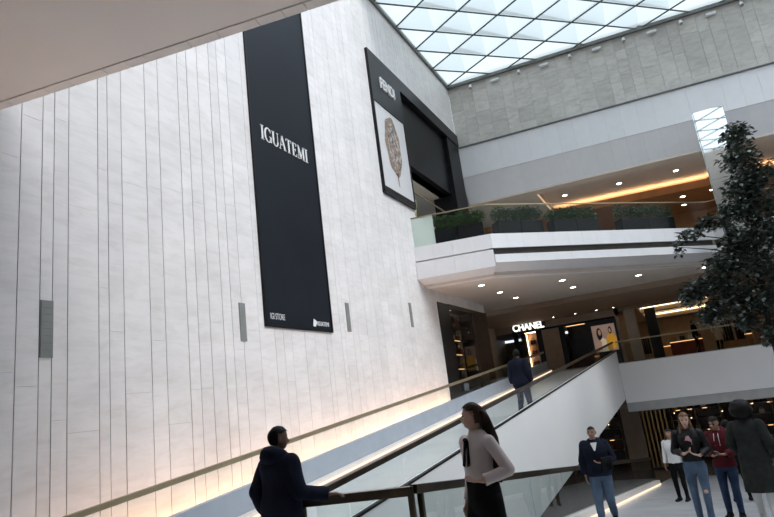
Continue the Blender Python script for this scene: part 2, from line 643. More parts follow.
# the near part of the wall outside the view, plain slabs
for k in range(9):
    piece('stone_panel', (0.03, 1.99, 16.69), (WX - 0.015, 3.05 - 2 * k, 7.945), 'stone_white', wall_left)

# --- back wall of the atrium, a little off square
SK = 0.093


def yb(x):
    return 25.5 + SK * (x - WX)


ub = Vector((1, SK, 0)).normalized()
angb = math.atan(SK)
wb = MB()
wb.hexa([(WX, yb(WX) + 0.03, 13.0), (16, yb(16) + 0.03, 13.0), (16, yb(16) + 0.4, 13.0), (WX, yb(WX) + 0.4, 13.0),
         (WX, yb(WX) + 0.03, 16.3), (16, yb(16) + 0.03, 16.3), (16, yb(16) + 0.4, 16.3), (WX, yb(WX) + 0.4, 16.3)])
wall_back = struct('wall_back', wb, 'joint_pale', 'grey beige stone tile wall under the skylight edge', cat='wall')
x = WX
while x < 10.5:
    w = rw.choice((0.45, 0.55, 0.6, 0.7))
    cuts = [13.1]
    while cuts[-1] < 16.0:
        cuts.append(cuts[-1] + rw.choice((0.5, 0.7, 0.9, 1.1)))
    cuts[-1] = 16.3
    for a, b in zip(cuts[:-1], cuts[1:]):
        xm = x + w / 2
        piece('stone_tile', (w - 0.006, 0.03, b - a - 0.006), (xm, yb(xm) + 0.015 + rw.uniform(-0.002, 0.002), (a + b) / 2), 'stone_grey', wall_back, rz=angb)
    x += w
piece('stone_tile', (5.9, 0.03, 3.2), (13.2, yb(13.2) + 0.02, 14.7), 'stone_grey', wall_back, rz=angb)

# --- upper gallery: white fascia and the grey raking panels under it
gf = MB()
P = [(WX, yb(WX) - 0.05), (16, yb(16) - 0.05)]
gf.hexa([(P[0][0], P[0][1], 11.6), (P[1][0], P[1][1], 11.6), (P[1][0], P[1][1] + 0.3, 11.6), (P[0][0], P[0][1] + 0.3, 11.6),
         (P[0][0], P[0][1], 13.1), (P[1][0], P[1][1], 13.1), (P[1][0], P[1][1] + 0.3, 13.1), (P[0][0], P[0][1] + 0.3, 13.1)])
gf.hexa([(WX, yb(WX) + 0.45, 10.35), (16, yb(16) + 0.45, 10.35), (16, yb(16) + 0.75, 10.35), (WX, yb(WX) + 0.75, 10.35),
         (WX, yb(WX) - 0.02, 11.6), (16, yb(16) - 0.02, 11.6), (16, yb(16) + 0.28, 11.6), (WX, yb(WX) + 0.28, 11.6)])
gallery = struct('trim_1', gf, 'joint_pale', 'white and grey panelled gallery fascia below the stone tile wall', cat='fascia')
nseg = 26
for i in range(nseg):
    a = WX + (9.6 - WX) * i / nseg
    b = WX + (9.6 - WX) * (i + 1) / nseg
    xm = (a + b) / 2
    piece('fascia_panel', ((b - a) * 1.004 - 0.004, 0.02, 1.49), (xm, yb(xm) - 0.06, 12.35), 'white_panel', gallery, rz=angb)
    mb = MB()
    a2, b2 = a + 0.002, b - 0.002
    mb.hexa([(a2, yb(a2) + 0.43, 10.35), (b2, yb(b2) + 0.43, 10.35), (b2, yb(b2) + 0.45, 10.35), (a2, yb(a2) + 0.45, 10.35),
             (a2, yb(a2) - 0.05, 11.598), (b2, yb(b2) - 0.05, 11.598), (b2, yb(b2) - 0.03, 11.598), (a2, yb(a2) - 0.03, 11.598)])
    mb.build('raking_panel', 'white_panel', gallery)
mb = MB().hexa([(9.6, yb(9.6) + 0.43, 10.35), (16, yb(16) + 0.43, 10.35), (16, yb(16) + 0.45, 10.35), (9.6, yb(9.6) + 0.45, 10.35),
                (9.6, yb(9.6) - 0.05, 11.598), (16, yb(16) - 0.05, 11.598), (16, yb(16) - 0.03, 11.598), (9.6, yb(9.6) - 0.03, 11.598)])
mb.build('raking_panel', 'white_panel', gallery)
piece('fascia_panel', (6.4, 0.02, 1.49), (12.8, yb(12.8) - 0.06, 12.35), 'white_panel', gallery, rz=angb)
MB().bar((WX, yb(WX) - 0.08, 13.12), (16, yb(16) - 0.08, 13.12), 0.16, 0.04).build('cap', 'gutter_grey', gallery)

# --- near soffit over the camera, edge running slightly off square
SE = 0.171


def ye(x):
    return 4.38 + SE * (x - WX)


so = MB().prism([(WX, ye(WX) - 0.17), (16, ye(16) - 0.17), (16, -14), (WX, -14)], 6.3, 7.2)
so.prism([(WX, ye(WX)), (16, ye(16)), (16, ye(16) - 0.17), (WX, ye(WX) - 0.17)], 6.31, 7.2)
soffit = struct('ceiling', so, 'soffit_paint', 'smooth grey beige slab soffit overhead at the upper left', cat='ceiling')
ange = math.atan(SE)
x = WX
kk = 0
while x < 3.0:
    w = (0.28, 0.62, 0.40, 0.52, 0.33)[kk % 5]
    kk += 1
    xm = x + w / 2
    piece('edge_tile', (w / math.cos(ange) - 0.012, 0.14, 0.02), (xm, ye(xm) - 0.08, 6.302), 'soffit_paint', soffit, rz=ange)
    x += w

# --- rear, right and outer walls that close the hall
struct('wall_front', MB().box(-13, 16, -14.3, -14, -3, 16.3), 'stone_white', 'plain pale wall behind the viewer')
struct('wall_right', MB().box(16, 16.3, -14, 48, -3, 16.3), 'stone_white', 'plain pale wall far to the right')
struct('wall_outer_left', MB().box(-13.3, -13, 19.0, 48, -3, 10.9), 'wall_beige', 'beige wall deep inside behind the shop opening')
struct('wall_far', MB().box(-13, 16, 48, 48.3, -3, 5.4), 'wall_brown', 'brown wall at the far end of the shops')

# --- near floor (half landing) and lower floor
struct('floor', MB().prism([(WX, -14), (16, -14), (16, 5.6), (xs(-2.6, 5.6), 5.6), (-3.75, 5.25), (WX, 5.25)], -0.4, 0.0),
       'landing_stone', 'pale polished stone floor of the landing in the foreground', cat='floor')
struct('floor_lower', MB().box(-13, 16, 5.6, 48, -3.2, -2.9), 'floor_dark', 'dark polished floor of the lower shop level', cat='floor')

# --- upward ramp: floor slab, white body, upstands
RL, RR = -7.0, -3.8
Y0, Y1 = 5.25, 29.7


def ramp_poly(mb, xa, xb, ya, yb_, h0, h1, mi=0):
    return mb.hexa([(xs(xa, ya), ya, zu(ya) + h0), (xs(xb, ya), ya, zu(ya) + h0), (xs(xb, yb_), yb_, zu(yb_) + h0), (xs(xa, yb_), yb_, zu(yb_) + h0),
                    (xs(xa, ya), ya, zu(ya) + h1), (xs(xb, ya), ya, zu(ya) + h1), (xs(xb, yb_), yb_, zu(yb_) + h1), (xs(xa, yb_), yb_, zu(yb_) + h1)], mi)


ur = empty('upward_ramp', (xs(-5.4, 5.5), 5.5, 0), 'long white ramp rising along the stone wall to the upper shops', 'ramp', kind='structure')
ramp_poly(MB(), RL, RR, Y0, Y1, -0.3, 0.0).build('ramp_floor', 'ramp_floor', ur)
ramp_poly(MB(), RR - 0.14, RR + 0.02, Y0 + 0.3, 30.0, -1.7, 0.47).build('side_wall', 'white_paint', ur)
ramp_poly(MB(), RL, RR - 0.14, Y0 + 0.3, Y1, -1.7, -0.3).build('ramp_body', 'white_paint', ur)
ramp_poly(MB(), RL - 0.10, RL, Y0 + 0.3, Y1, -0.3, 0.50).build('upstand', 'upstand_grey', ur)
ramp_poly(MB(), RL + 0.01, RL + 0.16, Y0 + 0.3, Y1, 0.0, 0.10).build('kerb', 'kerb_stone', ur)
ramp_poly(MB(), RL + 0.161, RL + 0.172, Y0 + 0.4, Y1, 0.01, 0.04).build('light_strip', 'lamp_led_floor', ur)
ramp_poly(MB(), RR - 0.03, RR + 0.03, Y0 + 0.3, 30.0, 0.47, 0.50).build('coping', 'black_trim', ur)
# gutter between ramp and wall with the wall-washing light line
MB().hexa([(WX, Y0 + .3, zu(Y0) - 0.05), (xs(RL - .1, Y0), Y0 + .3, zu(Y0) - 0.05), (xs(RL - .1, Y1), Y1, zu(Y1) - 0.05), (WX, Y1, zu(Y1) - 0.05),
           (WX, Y0 + .3, zu(Y0)), (xs(RL - .1, Y0), Y0 + .3, zu(Y0)), (xs(RL - .1, Y1), Y1, zu(Y1)), (WX, Y1, zu(Y1))]).build('gutter', 'white_paint', ur)
wash = empty('wall_washer', (WX + 0.3, 12, zu(12)), 'warm line of light washing the foot of the stone wall', 'light')
ya, yz = 4.9, 19.6
MB().hexa([(WX + 0.22, ya, zu(ya) + 0.03), (WX + 0.32, ya, zu(ya) + 0.03), (WX + 0.32, yz, zu(yz) + 0.03), (WX + 0.22, yz, zu(yz) + 0.03),
           (WX + 0.22, ya, zu(ya) + 0.06), (WX + 0.32, ya, zu(ya) + 0.06), (WX + 0.32, yz, zu(yz) + 0.06), (WX + 0.22, yz, zu(yz) + 0.06)]).build('light_strip', 'lamp_led_warm', wash)
MB().hexa([(WX + 0.34, ya, zu(ya)), (WX + 0.36, ya, zu(ya)), (WX + 0.36, yz, zu(yz)), (WX + 0.34, yz, zu(yz)),
           (WX + 0.34, ya, zu(ya) + 0.12), (WX + 0.36, ya, zu(ya) + 0.12), (WX + 0.36, yz, zu(yz) + 0.12), (WX + 0.34, yz, zu(yz) + 0.12)]).build('housing', 'steel', wash)

# --- downward ramp
dr = empty('downward_ramp', (xs(-0.5, 5.6), 5.6, 0), 'pale polished ramp descending to the lower shops', 'ramp', kind='structure')


def dramp(mb, xa, xb, ya, yb_, h0, h1):
    return mb.hexa([(xs(xa, ya), ya, zd(ya) + h0), (xs(xb, ya), ya, zd(ya) + h0), (xs(xb, yb_), yb_, zd(yb_) + h0), (xs(xa, yb_), yb_, zd(yb_) + h0),
                    (xs(xa, ya), ya, zd(ya) + h1), (xs(xb, ya), ya, zd(ya) + h1), (xs(xb, yb_), yb_, zd(yb_) + h1), (xs(xa, yb_), yb_, zd(yb_) + h1)])


dramp(MB(), -2.63, 1.2, 5.6, 30.2, -0.3, 0).build('ramp_floor', 'floor_stone', dr)
dramp(MB(), -2.70, -2.52, 5.6, 24.5, 0.0, 0.15).build('kerb', 'kerb_stone', dr)
dramp(MB(), -2.518, -2.507, 6.5, 24.5, 0.008, 0.032).build('light_strip', 'lamp_led_floor', dr)
dramp(MB(), 1.05, 1.2, 5.6, 24.5, 0.0, 0.11).build('kerb', 'kerb_stone', dr)

# --- upper shop floor, white parapet
F2 = 2.3
struct('floor_upper', MB().prism([(-13, 25.6), (WX, 25.6), (WX, 29.7), (xs(RR, 30), 29.7), (xs(RR, 30), 30.0), (16, 30.0), (16, 48), (-13, 48)], 0.9, F2),
       'floor_stone', 'pale polished floor of the upper shop level', cat='floor')
struct('trim_2', MB().box(xs(RR, 30) + 0.02, 16, 29.7, 30.05, 0.48, 2.26), 'white_paint', 'smooth white slab edge below the upper shop balustrade', cat='fascia')
struct('trim_3', MB().box(xs(RR, 30) + 0.02, 16, 29.74, 30.1, 0.08, 0.48), 'fascia_grey', 'grey bulkhead strip under the white slab edge', cat='fascia')
struct('ceiling_lower', MB().box(-13, 16, 30.3, 48, 0.2, 0.5), 'ceiling_brown', 'dark ceiling over the lower shops', cat='ceiling')

# --- third level slab with its faceted balcony
BAL = [(WX, 18.35), (-5.0, 18.95), (1.95, 25.9), (16, 27.0)]


def inset(pts, d):
    out = []
    for i, p in enumerate(pts):
        ns = []
        for j in (i - 1, i):
            if 0 <= j < len(pts) - 1:
                a, b = pts[j], pts[j + 1]
                dx, dy = b[0] - a[0], b[1] - a[1]
                L = math.hypot(dx, dy)
                ns.append((-dy / L, dx / L))
        nx, ny = sum(n[0] for n in ns) / len(ns), sum(n[1] for n in ns) / len(ns)
        k = d / (nx * nx + ny * ny)
        out.append((p[0] + nx * k, p[1] + ny * k))
    return out


b1 = inset(BAL, 0.30)
b2 = inset(BAL, 0.45)
slab = MB()
slab.prism(b1 + [(16, 40), (-13, 40), (-13, 19.0), (WX, 19.0)], 6.2, 6.9)
slab.prism(b2 + [(16, 36), (-13, 36), (-13, 19.85), (WX, 19.85)], 5.62, 6.2)
slab_o = struct('floor_balcony', slab, 'ceiling_paint', 'balcony slab with beige underside carrying the planters', cat='balcony')
soff = struct('ceiling_upper', MB().prism(inset(BAL, 0.46) + [(16, 28.9), (-13, 28.0), (-13, 19.85), (WX, 19.85)], 5.55, 5.615), 'ceiling_paint',
              'beige ceiling with downlights over the upper shop level', cat='ceiling')
struct('ceiling_shop_strip', MB().prism([(-13, 28.0), (16, 30.0), (16, 35.2), (-13, 35.2)], 5.35, 5.62), 'ceiling_brown', 'lower brown ceiling band in front of the dark shopfront', cat='ceiling')
fas = empty('balcony_fascia', (-3, 21, 5.7), 'white faceted balcony fascia in two stepped bands', 'fascia', kind='structure')
for i in range(3):
    a, b = Vector(BAL[i]), Vector(BAL[i + 1])
    L = (b - a).length
    n = max(1, round(min(L, 10) / 0.62))
    d = (b - a) / L
    nrm = Vector((-d.y, d.x))
    ang = math.atan2(d.y, d.x)
    step = L / n if i < 2 else 0.62
    if i == 2:
        n = 6
    for k in range(n):
        c = a + d * (step * (k + 0.5))
        c1 = c + nrm * 0.03
        piece('fascia_panel', (step - 0.004, 0.06, 0.5), (c1.x, c1.y, 6.65), 'white_panel', fas, rz=ang)
        c2 = c + nrm * 0.0
        zt = 6.16 if i >= 1 else 6.34
        zb_ = 5.88 if i >= 1 else 5.76
        piece('fascia_panel', (step - 0.004, 0.10, zt - zb_), (c2.x, c2.y, (zt + zb_) / 2), 'white_panel', fas, rz=ang)
    if i == 2:
        c = a + d * (step * n + (L - step * n) / 2)
        piece('fascia_panel', (L - step * n, 0.06, 0.5), (c.x, c.y, 6.65), 'white_panel', fas, rz=ang)
        piece('fascia_panel', (L - step * n, 0.10, 0.28), (c.x, c.y, 6.02), 'white_panel', fas, rz=ang)
    zl_ = 5.88 if i >= 1 else 5.765
    o1, o2, n1, n2 = Vector(BAL[i]), Vector(BAL[i + 1]), Vector(inset(BAL, 0.75)[i]), Vector(inset(BAL, 0.75)[i + 1])
    MB().hexa([(o1.x, o1.y, zl_), (o2.x, o2.y, zl_), (n2.x, n2.y, 5.52), (n1.x, n1.y, 5.52), (o1.x, o1.y, zl_ + 0.02), (o2.x, o2.y, zl_ + 0.02), (n2.x, n2.y, 5.54), (n1.x, n1.y, 5.54)]).build('soffit_lip', 'white_panel', fas)
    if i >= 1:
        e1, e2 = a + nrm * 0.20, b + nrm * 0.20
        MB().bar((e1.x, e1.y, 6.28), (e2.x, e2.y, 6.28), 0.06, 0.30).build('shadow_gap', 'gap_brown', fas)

# --- third level ceiling, cove and far wall
struct('ceiling_gallery', MB().prism([(WX, yb(WX) + 0.4), (16, yb(16) + 0.4), (16, 28.7), (-4.6, 26.8), (-4.6, 30.9), (WX, 30.7)], 10.34, 11.2), 'ceiling_paint',
       'beige ceiling strip along the gallery edge', cat='ceiling')
cg = MB().prism([(-4.6, 26.8), (16, 28.7), (16, 35.2), (-4.6, 32.0)], 10.78, 10.95)
struct('ceiling_cove', cg, 'ceiling_paint', 'raised warm lit ceiling recess above the planters', cat='ceiling')
lowc = MB().prism([(WX, 30.7), (-4.6, 30.9), (16, 34.1), (16, 40), (-13, 40), (-13, 30.7)], 10.2, 10.48)
lowc.prism([(-4.6, 31.8), (16, 35.0), (16, 40), (-4.6, 40)], 10.48, 11.3)
struct('ceiling_high_shop', MB().prism([(-13, 19), (WX - 0.4, 19), (WX - 0.4, 26.6), (WX, 26.6), (WX, 30.4), (-13, 30.4)], 10.4, 10.7), 'ceiling_paint', 'beige ceiling inside the high shop opening', cat='ceiling')
lowo = struct('ceiling_inner', lowc, 'wood_orange', 'orange brown lower ceiling behind the lit cove', cat='ceiling')
struct('ceiling_cap', MB().prism([(-13.3, 26.0), (WX, 26.0), (16.3, yb(16.3) + 0.5), (16.3, 48.3), (-13.3, 48.3)], 11.3, 11.45).box(-13.3, -7.9, 18.9, 26.0, 10.9, 11.1), 'ceiling_paint', 'roof slab over the balcony level')
struct('wall_gallery', MB().box(-13, 16, 37, 37.3, 6.9, 10.4), 'wood_orange', 'orange brown wall behind the balcony planters', cat='wall')
cove = empty('cove_light', (4, 31.2, 10.5), 'long warm cove light glowing along the raised ceiling recess', 'light')
MB().bar((-4.5, 31.15, 10.51), (15.8, 34.3, 10.51), 0.12, 0.05).build('light_strip', 'lamp_cove', cove)
MB().bar((-4.6, 30.92, 10.52), (15.9, 34.11, 10.52), 0.03, 0.10).build('ledge', 'wood_orange', cove)
MB().box(-4.58, -4.54, 27.0, 30.4, 10.36, 10.38).build('light_strip', 'lamp_cove_dim', cove)

# ================================================================== SKYLIGHT
SZ = 16.32
sk = empty('skylight', (2, 16, SZ), 'pale green glazed skylight with a slanted grid of dark bars', 'skylight', kind='structure')
O = Vector((WX, 21.5))
u = Vector((1.26, 1.23))
v = Vector((-1.26, 0.68))
SY0 = 3.0


def clip(poly):
    planes = [(1, 0, -(WX + 0.12)), (-1, 0, 16.0), (0, 1, -SY0), (SK, -1, 25.5 - 0.12 - SK * WX)]
    for a, b, c in planes:
        out = []
        for i in range(len(poly)):
            p, q = poly[i], poly[(i + 1) % len(poly)]
            dp, dq = a * p[0] + b * p[1] + c, a * q[0] + b * q[1] + c
            if dp >= 0:
                out.append(p)
            if dp * dq < 0:
                t = dp / (dp - dq)
                out.append((p[0] + (q[0] - p[0]) * t, p[1] + (q[1] - p[1]) * t))
        poly = out
        if len(poly) < 3:
            return []
    return poly


def parea(p):
    return abs(sum(p[i][0] * p[(i + 1) % len(p)][1] - p[(i + 1) % len(p)][0] * p[i][1] for i in range(len(p)))) / 2


full = abs(u.x * v.y - u.y * v.x)
far = MB()
shared = {}
npane = 0
for i in range(-22, 26):
    for j in range(-24, 26):
        c = [O + u * (i + a) + v * (j + b) for a, b in ((0, 0), (1, 0), (1, 1), (0, 1))]
        pc = clip([tuple(p) for p in c])
        if not pc:
            continue
        A = parea(pc)
        if A < 0.01:
            continue
        ctr = sum(c, Vector((0, 0))) / 4
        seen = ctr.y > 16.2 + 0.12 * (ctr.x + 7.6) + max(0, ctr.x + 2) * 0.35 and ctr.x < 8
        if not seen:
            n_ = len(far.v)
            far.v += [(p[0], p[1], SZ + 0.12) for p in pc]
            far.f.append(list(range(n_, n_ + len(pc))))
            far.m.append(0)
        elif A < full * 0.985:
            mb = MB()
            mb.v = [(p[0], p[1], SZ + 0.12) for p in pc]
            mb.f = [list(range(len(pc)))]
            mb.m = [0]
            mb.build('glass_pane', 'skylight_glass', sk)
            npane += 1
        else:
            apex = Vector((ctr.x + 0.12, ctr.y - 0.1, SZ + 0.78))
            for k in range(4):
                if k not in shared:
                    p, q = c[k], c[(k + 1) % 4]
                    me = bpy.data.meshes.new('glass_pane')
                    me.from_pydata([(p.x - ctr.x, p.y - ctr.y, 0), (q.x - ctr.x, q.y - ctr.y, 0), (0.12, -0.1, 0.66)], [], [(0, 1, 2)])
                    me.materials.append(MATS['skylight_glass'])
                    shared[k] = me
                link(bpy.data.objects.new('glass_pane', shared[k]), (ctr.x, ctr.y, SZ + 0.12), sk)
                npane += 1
far.build('glazing', 'unseen_clear_glass', sk, kind='stuff')  # unseen panes, clearer than those in view to brighten the hall
print('skylight panes', npane)


def clip_line(p, d):
    t0, t1 = -80.0, 80.0
    for a, b, c in [(1, 0, -(WX + 0.1)), (-1, 0, 16.0), (0, 1, -SY0), (SK, -1, 25.5 - 0.1 - SK * WX)]:
        dn, cn = a * d.x + b * d.y, a * p.x + b * p.y + c
        if abs(dn) < 1e-9:
            if cn < 0:
                return None
            continue
        t = -cn / dn
        if dn > 0:
            t0 = max(t0, t)
        else:
            t1 = min(t1, t)
    return (p + d * t0, p + d * t1) if t1 - t0 > 0.05 else None


for k in range(-24, 28):
    for d, e in ((u, v), (v, u)):
        s_ = clip_line(O + e * k, d)
        if s_:
            MB().bar((*s_[0], SZ + 0.06), (*s_[1], SZ + 0.06), 0.028, 0.06).build('glazing_bar', 'skylight_frame', sk)
gu = MB()
gu.box(WX - 0.1, WX + 0.10, SY0, 25.6, SZ - 0.02, SZ + 0.2)
gu.bar((WX, yb(WX) - 0.0, SZ + 0.09), (16, yb(16), SZ + 0.09), 0.26, 0.22)
gu.box(-8.2, WX, SY0, 26.2, SZ - 0.02, SZ + 0.4)
gu.bar((-8.2, yb(-8.2) + 0.35, SZ + 0.2), (16.3, yb(16.3) + 0.35, SZ + 0.2), 0.5, 0.42)
gu.build('gutter_frame', 'gutter_grey', sk)
gv = MB().bar((WX + 0.12, yb(WX) - 0.16, SZ - 0.02), (15.9, yb(16) - 0.16, SZ - 0.02), 0.05, 0.07)
gv.build('frame_rail', 'gutter_grey', sk)
struct('ceiling_near_roof', MB().box(-8.2, 16.3, -14.3, SY0, SZ, SZ + 0.2), 'soffit_paint', 'roof slab over the near end')
# light fittings along the wall top below the skylight
pos = [(473.5, 0), (499.8, 1), (525.6, 0), (554.9, 1), (581.7, 0), (611.4, 1), (640.6, 0), (670.8, 1), (700.8, 0), (733, 1), (766, 0)]
for i in range(11):
    xm = -6.45 + i * 1.16
    p = Vector((xm, yb(xm) - 0.02, 16.03))
    nm = 'wall_spotlight' if i % 2 == 0 else 'wall_floodlight'
    side = ('nearest the corner with the stone wall' if i < 2 else 'furthest right' if i > 8 else f'{["", "second", "third", "fourth", "fifth"][i // 2]} of its kind from the corner')
    e = empty(nm, p, (f'small round spotlight under the skylight frame, {side}' if i % 2 == 0 else f'white oblong floodlight under the skylight frame, {side}'), 'light fitting', 'light fittings along the wall top')
    if i % 2 == 0:
        MB().tube([p + Vector((0, 0, 0)), p + Vector((0, -0.16, 0))], 0.022, 8).build('arm', 'steel', e)
        MB().tube([p + Vector((0, -0.10, 0.09)), p + Vector((0, -0.19, -0.10))], [0.06, 0.085], 12).build('lamp_head', 'white_panel', e)
        MB().tube([p + Vector((0, -0.19, -0.101)), p + Vector((0, -0.195, -0.11))], [0.07, 0.07], 12).build('lens', 'steel', e)
    else:
        MB().bar(p + Vector((-0.19, -0.12, -0.02)), p + Vector((0.19, -0.12 + 0.38 * SK, -0.02)), 0.14, 0.10).build('lamp_head', 'white_panel', e)
        MB().bar(p + Vector((-0.03, 0, -0.02)), p + Vector((-0.03, -0.12, -0.02)), 0.04, 0.04).build('arm', 'steel', e)

# ================================================================== SIGNS AND FITTINGS ON THE STONE WALL
# slot vents rising with the ramp
vn = ['widest dark grey slot vent at the left end of the stone wall', 'grey slot vent in the stone wall just left of the black banner',
      'grey slot vent in the stone wall just right of the black banner', 'smallest grey slot vent in the stone wall near the balcony']
for (yc, w, zt, zb), lb in zip(((5.09, 0.19, 3.71, 2.93), (9.12, 0.19, 4.06, 3.3), (13.28, 0.19, 4.46, 3.7), (17.35, 0.19, 4.85, 4.06)), vn):
    e = empty('wall_vent', (WX, yc, zb), lb, 'vent', 'slot vents in the stone wall')
    MB().box(WX - 0.01, WX + 0.006, yc - w / 2, yc + w / 2, zb, zt).build('backing', 'vent_grey', e)
    for k in range(8):
        z = zb + (zt - zb) * (k + 0.5) / 8
        piece('louvre', (0.012, w - 0.02, (zt - zb) / 8 * 0.985), (WX + 0.010, yc, z), 'vent_grey', e)

# tall black banner
bn = empty('hanging_banner', (WX + 0.03, 11.1, 3.63), 'tall black banner with white serif name hanging on the stone wall', 'banner')
MB().box(WX + 0.002, WX + 0.03, 9.84, 12.37, 3.68, 14.6).build('cloth', 'banner_cloth', bn)
for a, b in ((9.79, 9.84), (12.37, 12.42)):
    MB().box(WX, WX + 0.045, a, b, 3.63, 14.65).build('edge_rail', 'black_trim', bn)
MB().box(WX, WX + 0.045, 9.84, 12.37, 3.63, 3.68).build('bottom_rail', 'black_trim', bn)
XN = WX + 0.032
serif_text('IGUATEMI', 0.36, (XN, 10.13, 8.0), (0, 1, 0), (0, 0, 1), (1, 0, 0), 'print_white', bn, 1.9)
place_text('IGI STORE', 0.13, (XN, 9.98, 3.80), (0, 1, 0), (0, 0, 1), (1, 0, 0), 'print_grey', bn, bold=0.01, depth=0.006, width=0.5)
em = MB().add([(XN + 0.005, 11.56, 3.74), (XN + 0.005, 11.60, 3.92), (XN + 0.005, 11.70, 3.88), (XN + 0.005, 11.74, 3.83), (XN + 0.005, 11.66, 3.73)], [(0, 4, 3, 2, 1)])
em.build('emblem', 'print_white', bn)
place_text('IGUATEMI', 0.10, (XN, 11.75, 3.765), (0, 1, 0), (0, 0, 1), (1, 0, 0), 'print_white', bn, bold=0.012, depth=0.006, width=0.5)

# fashion shopfront high on the wall: sign panel, poster, beam and dark opening
fs = empty('high_shopfront', (WX, 20.5, 8.4), 'black shopfront surround with a poster high on the stone wall', 'shopfront')
MB().box(WX - 0.3, WX + 0.10, 16.41, 18.9, 11.78, 13.76).box(WX - 0.3, WX + 0.10, 18.9, 25.45, 13.2, 13.76).build('sign_panel', 'black_panel', fs)
MB().box(WX, WX + 0.10, 16.41, 18.9, 8.42, 8.66).box(WX, WX + 0.10, 16.41, 16.47, 8.66, 11.78).box(WX, WX + 0.10, 18.84, 18.9, 8.66, 11.78).build('poster_frame', 'black_trim', fs)
po = MB().box(WX, WX + 0.07, 16.47, 18.84, 8.66, 11.78).build('poster', 'print_grey', fs)
mb = MB()
n = 36
pts = []
for k in range(n):
    t = 2 * math.pi * k / n
    rz_ = 1.12 * (1 + 0.05 * math.sin(5 * t))
    pts.append((WX + 0.078, 17.62 + 0.60 * math.sin(t) * (1 + 0.06 * math.sin(7 * t)), 10.45 + rz_ * math.cos(t)))
mb.add(pts, [tuple(range(n))[::-1]])
mb.add([(WX + 0.078, 17.63, 9.45), (WX + 0.078, 17.73, 9.45), (WX + 0.078, 17.72, 8.95), (WX + 0.078, 17.68, 8.95)], [(0, 3, 2, 1)])
mb.build('printed_figure', 'print_brown', po)
rr = random.Random(4)
mb = MB()
for k in range(70):
    t, q = rr.uniform(0, 6.28), math.sqrt(rr.random())
    y_, z_ = 17.68 + 0.45 * q * math.sin(t), 10.4 + 0.9 * q * math.cos(t)
    a = rr.uniform(0, 3.14)
    mb.add([(WX + 0.083, y_ + 0.05 * math.cos(a + c), z_ + 0.09 * math.sin(a + c)) for c in (0, 1.57, 3.14, 4.71)], [(0, 1, 2, 3)])
mb.build('printed_pattern', 'print_pale', po, kind='stuff')
place_text('FENDI', 0.40, (WX + 0.10, 17.12, 12.52), (0, 1, 0), (0, 0, 1), (1, 0, 0), 'print_white', fs, bold=0.018, depth=0.05, width=1.12)
MB().box(WX - 0.5, WX - 0.12, 18.93, 25.45, 10.4, 13.25).build('header', 'black_trim', fs)
MB().box(WX - 1.0, WX + 0.06, 23.9, 25.45, 6.9, 13.2).build('pier', 'black_trim', fs)
MB().box(WX - 0.4, WX - 0.01, 18.90, 18.93, 6.9, 13.2).build('reveal', 'white_panel', fs)
struct('wall_shop_inner', MB().box(-11.6, -11.4, 18.9, 25.4, 6.9, 10.4), 'wall_beige', 'beige wall inside the high shop opening')
struct('wall_opening_top', MB().box(-8.3, -7.95, 18.8, 25.9, 10.4, 16.3), 'black_panel', 'black backing above the high shop opening')
# yellow pot with plant inside the opening
struct('floor_high_shop', MB().box(-11.4, -8.02, 19.0, 23.85, 6.9, 8.55), 'ceiling_paint', 'raised beige floor inside the high shop opening', cat='floor')
pt = empty('potted_plant', (-8.45, 20.45, 8.55), 'small plant in a square yellow pot inside the high opening', 'plant')
MB().hexa([(-8.65, 20.25, 8.55), (-8.25, 20.25, 8.55), (-8.25, 20.65, 8.55), (-8.65, 20.65, 8.55), (-8.72, 20.18, 9.4), (-8.18, 20.18, 9.4), (-8.18, 20.72, 9.4), (-8.72, 20.72, 9.4)]).build('pot', 'pot_yellow', pt)
rr = random.Random(8)


def leaves(mb, c, rad, n, size, rnd, flat=0.5, two=False):
    """n folded leaves scattered in an ellipsoid"""
    for _ in range(n):
        d = Vector((rnd.gauss(0, 1), rnd.gauss(0, 1), rnd.gauss(0, 1))).normalized() * (rnd.random() ** 0.45)
        p = Vector(c) + Vector((d.x * rad[0], d.y * rad[1], d.z * rad[2]))
        a = rnd.uniform(0, 6.283)
        dr_ = Vector((math.cos(a), math.sin(a), rnd.uniform(-0.9, 0.5))).normalized()
        sd = dr_.cross(Vector((0, 0, 1))).normalized()
        nn = sd.cross(dr_)
        L = size * rnd.uniform(0.7, 1.3)
        W = L * 0.30
        tip = p + dr_ * L
        mid = p + dr_ * (L * 0.45)
        mb.add([p, mid + sd * W + nn * (0.25 * W), tip, mid - sd * W + nn * (0.25 * W), mid], [(0, 1, 4), (1, 2, 4), (2, 3, 4), (3, 0, 4)],
               1 if two and rnd.random() < 0.4 else 0)


mb = MB()
leaves(mb, (-8.45, 20.45, 9.6), (0.25, 0.25, 0.25), 160, 0.14, rr)
mb.build('foliage', 'leaf_green', pt, kind='stuff')

# ================================================================== BALUSTRADES
RAILN = [0]


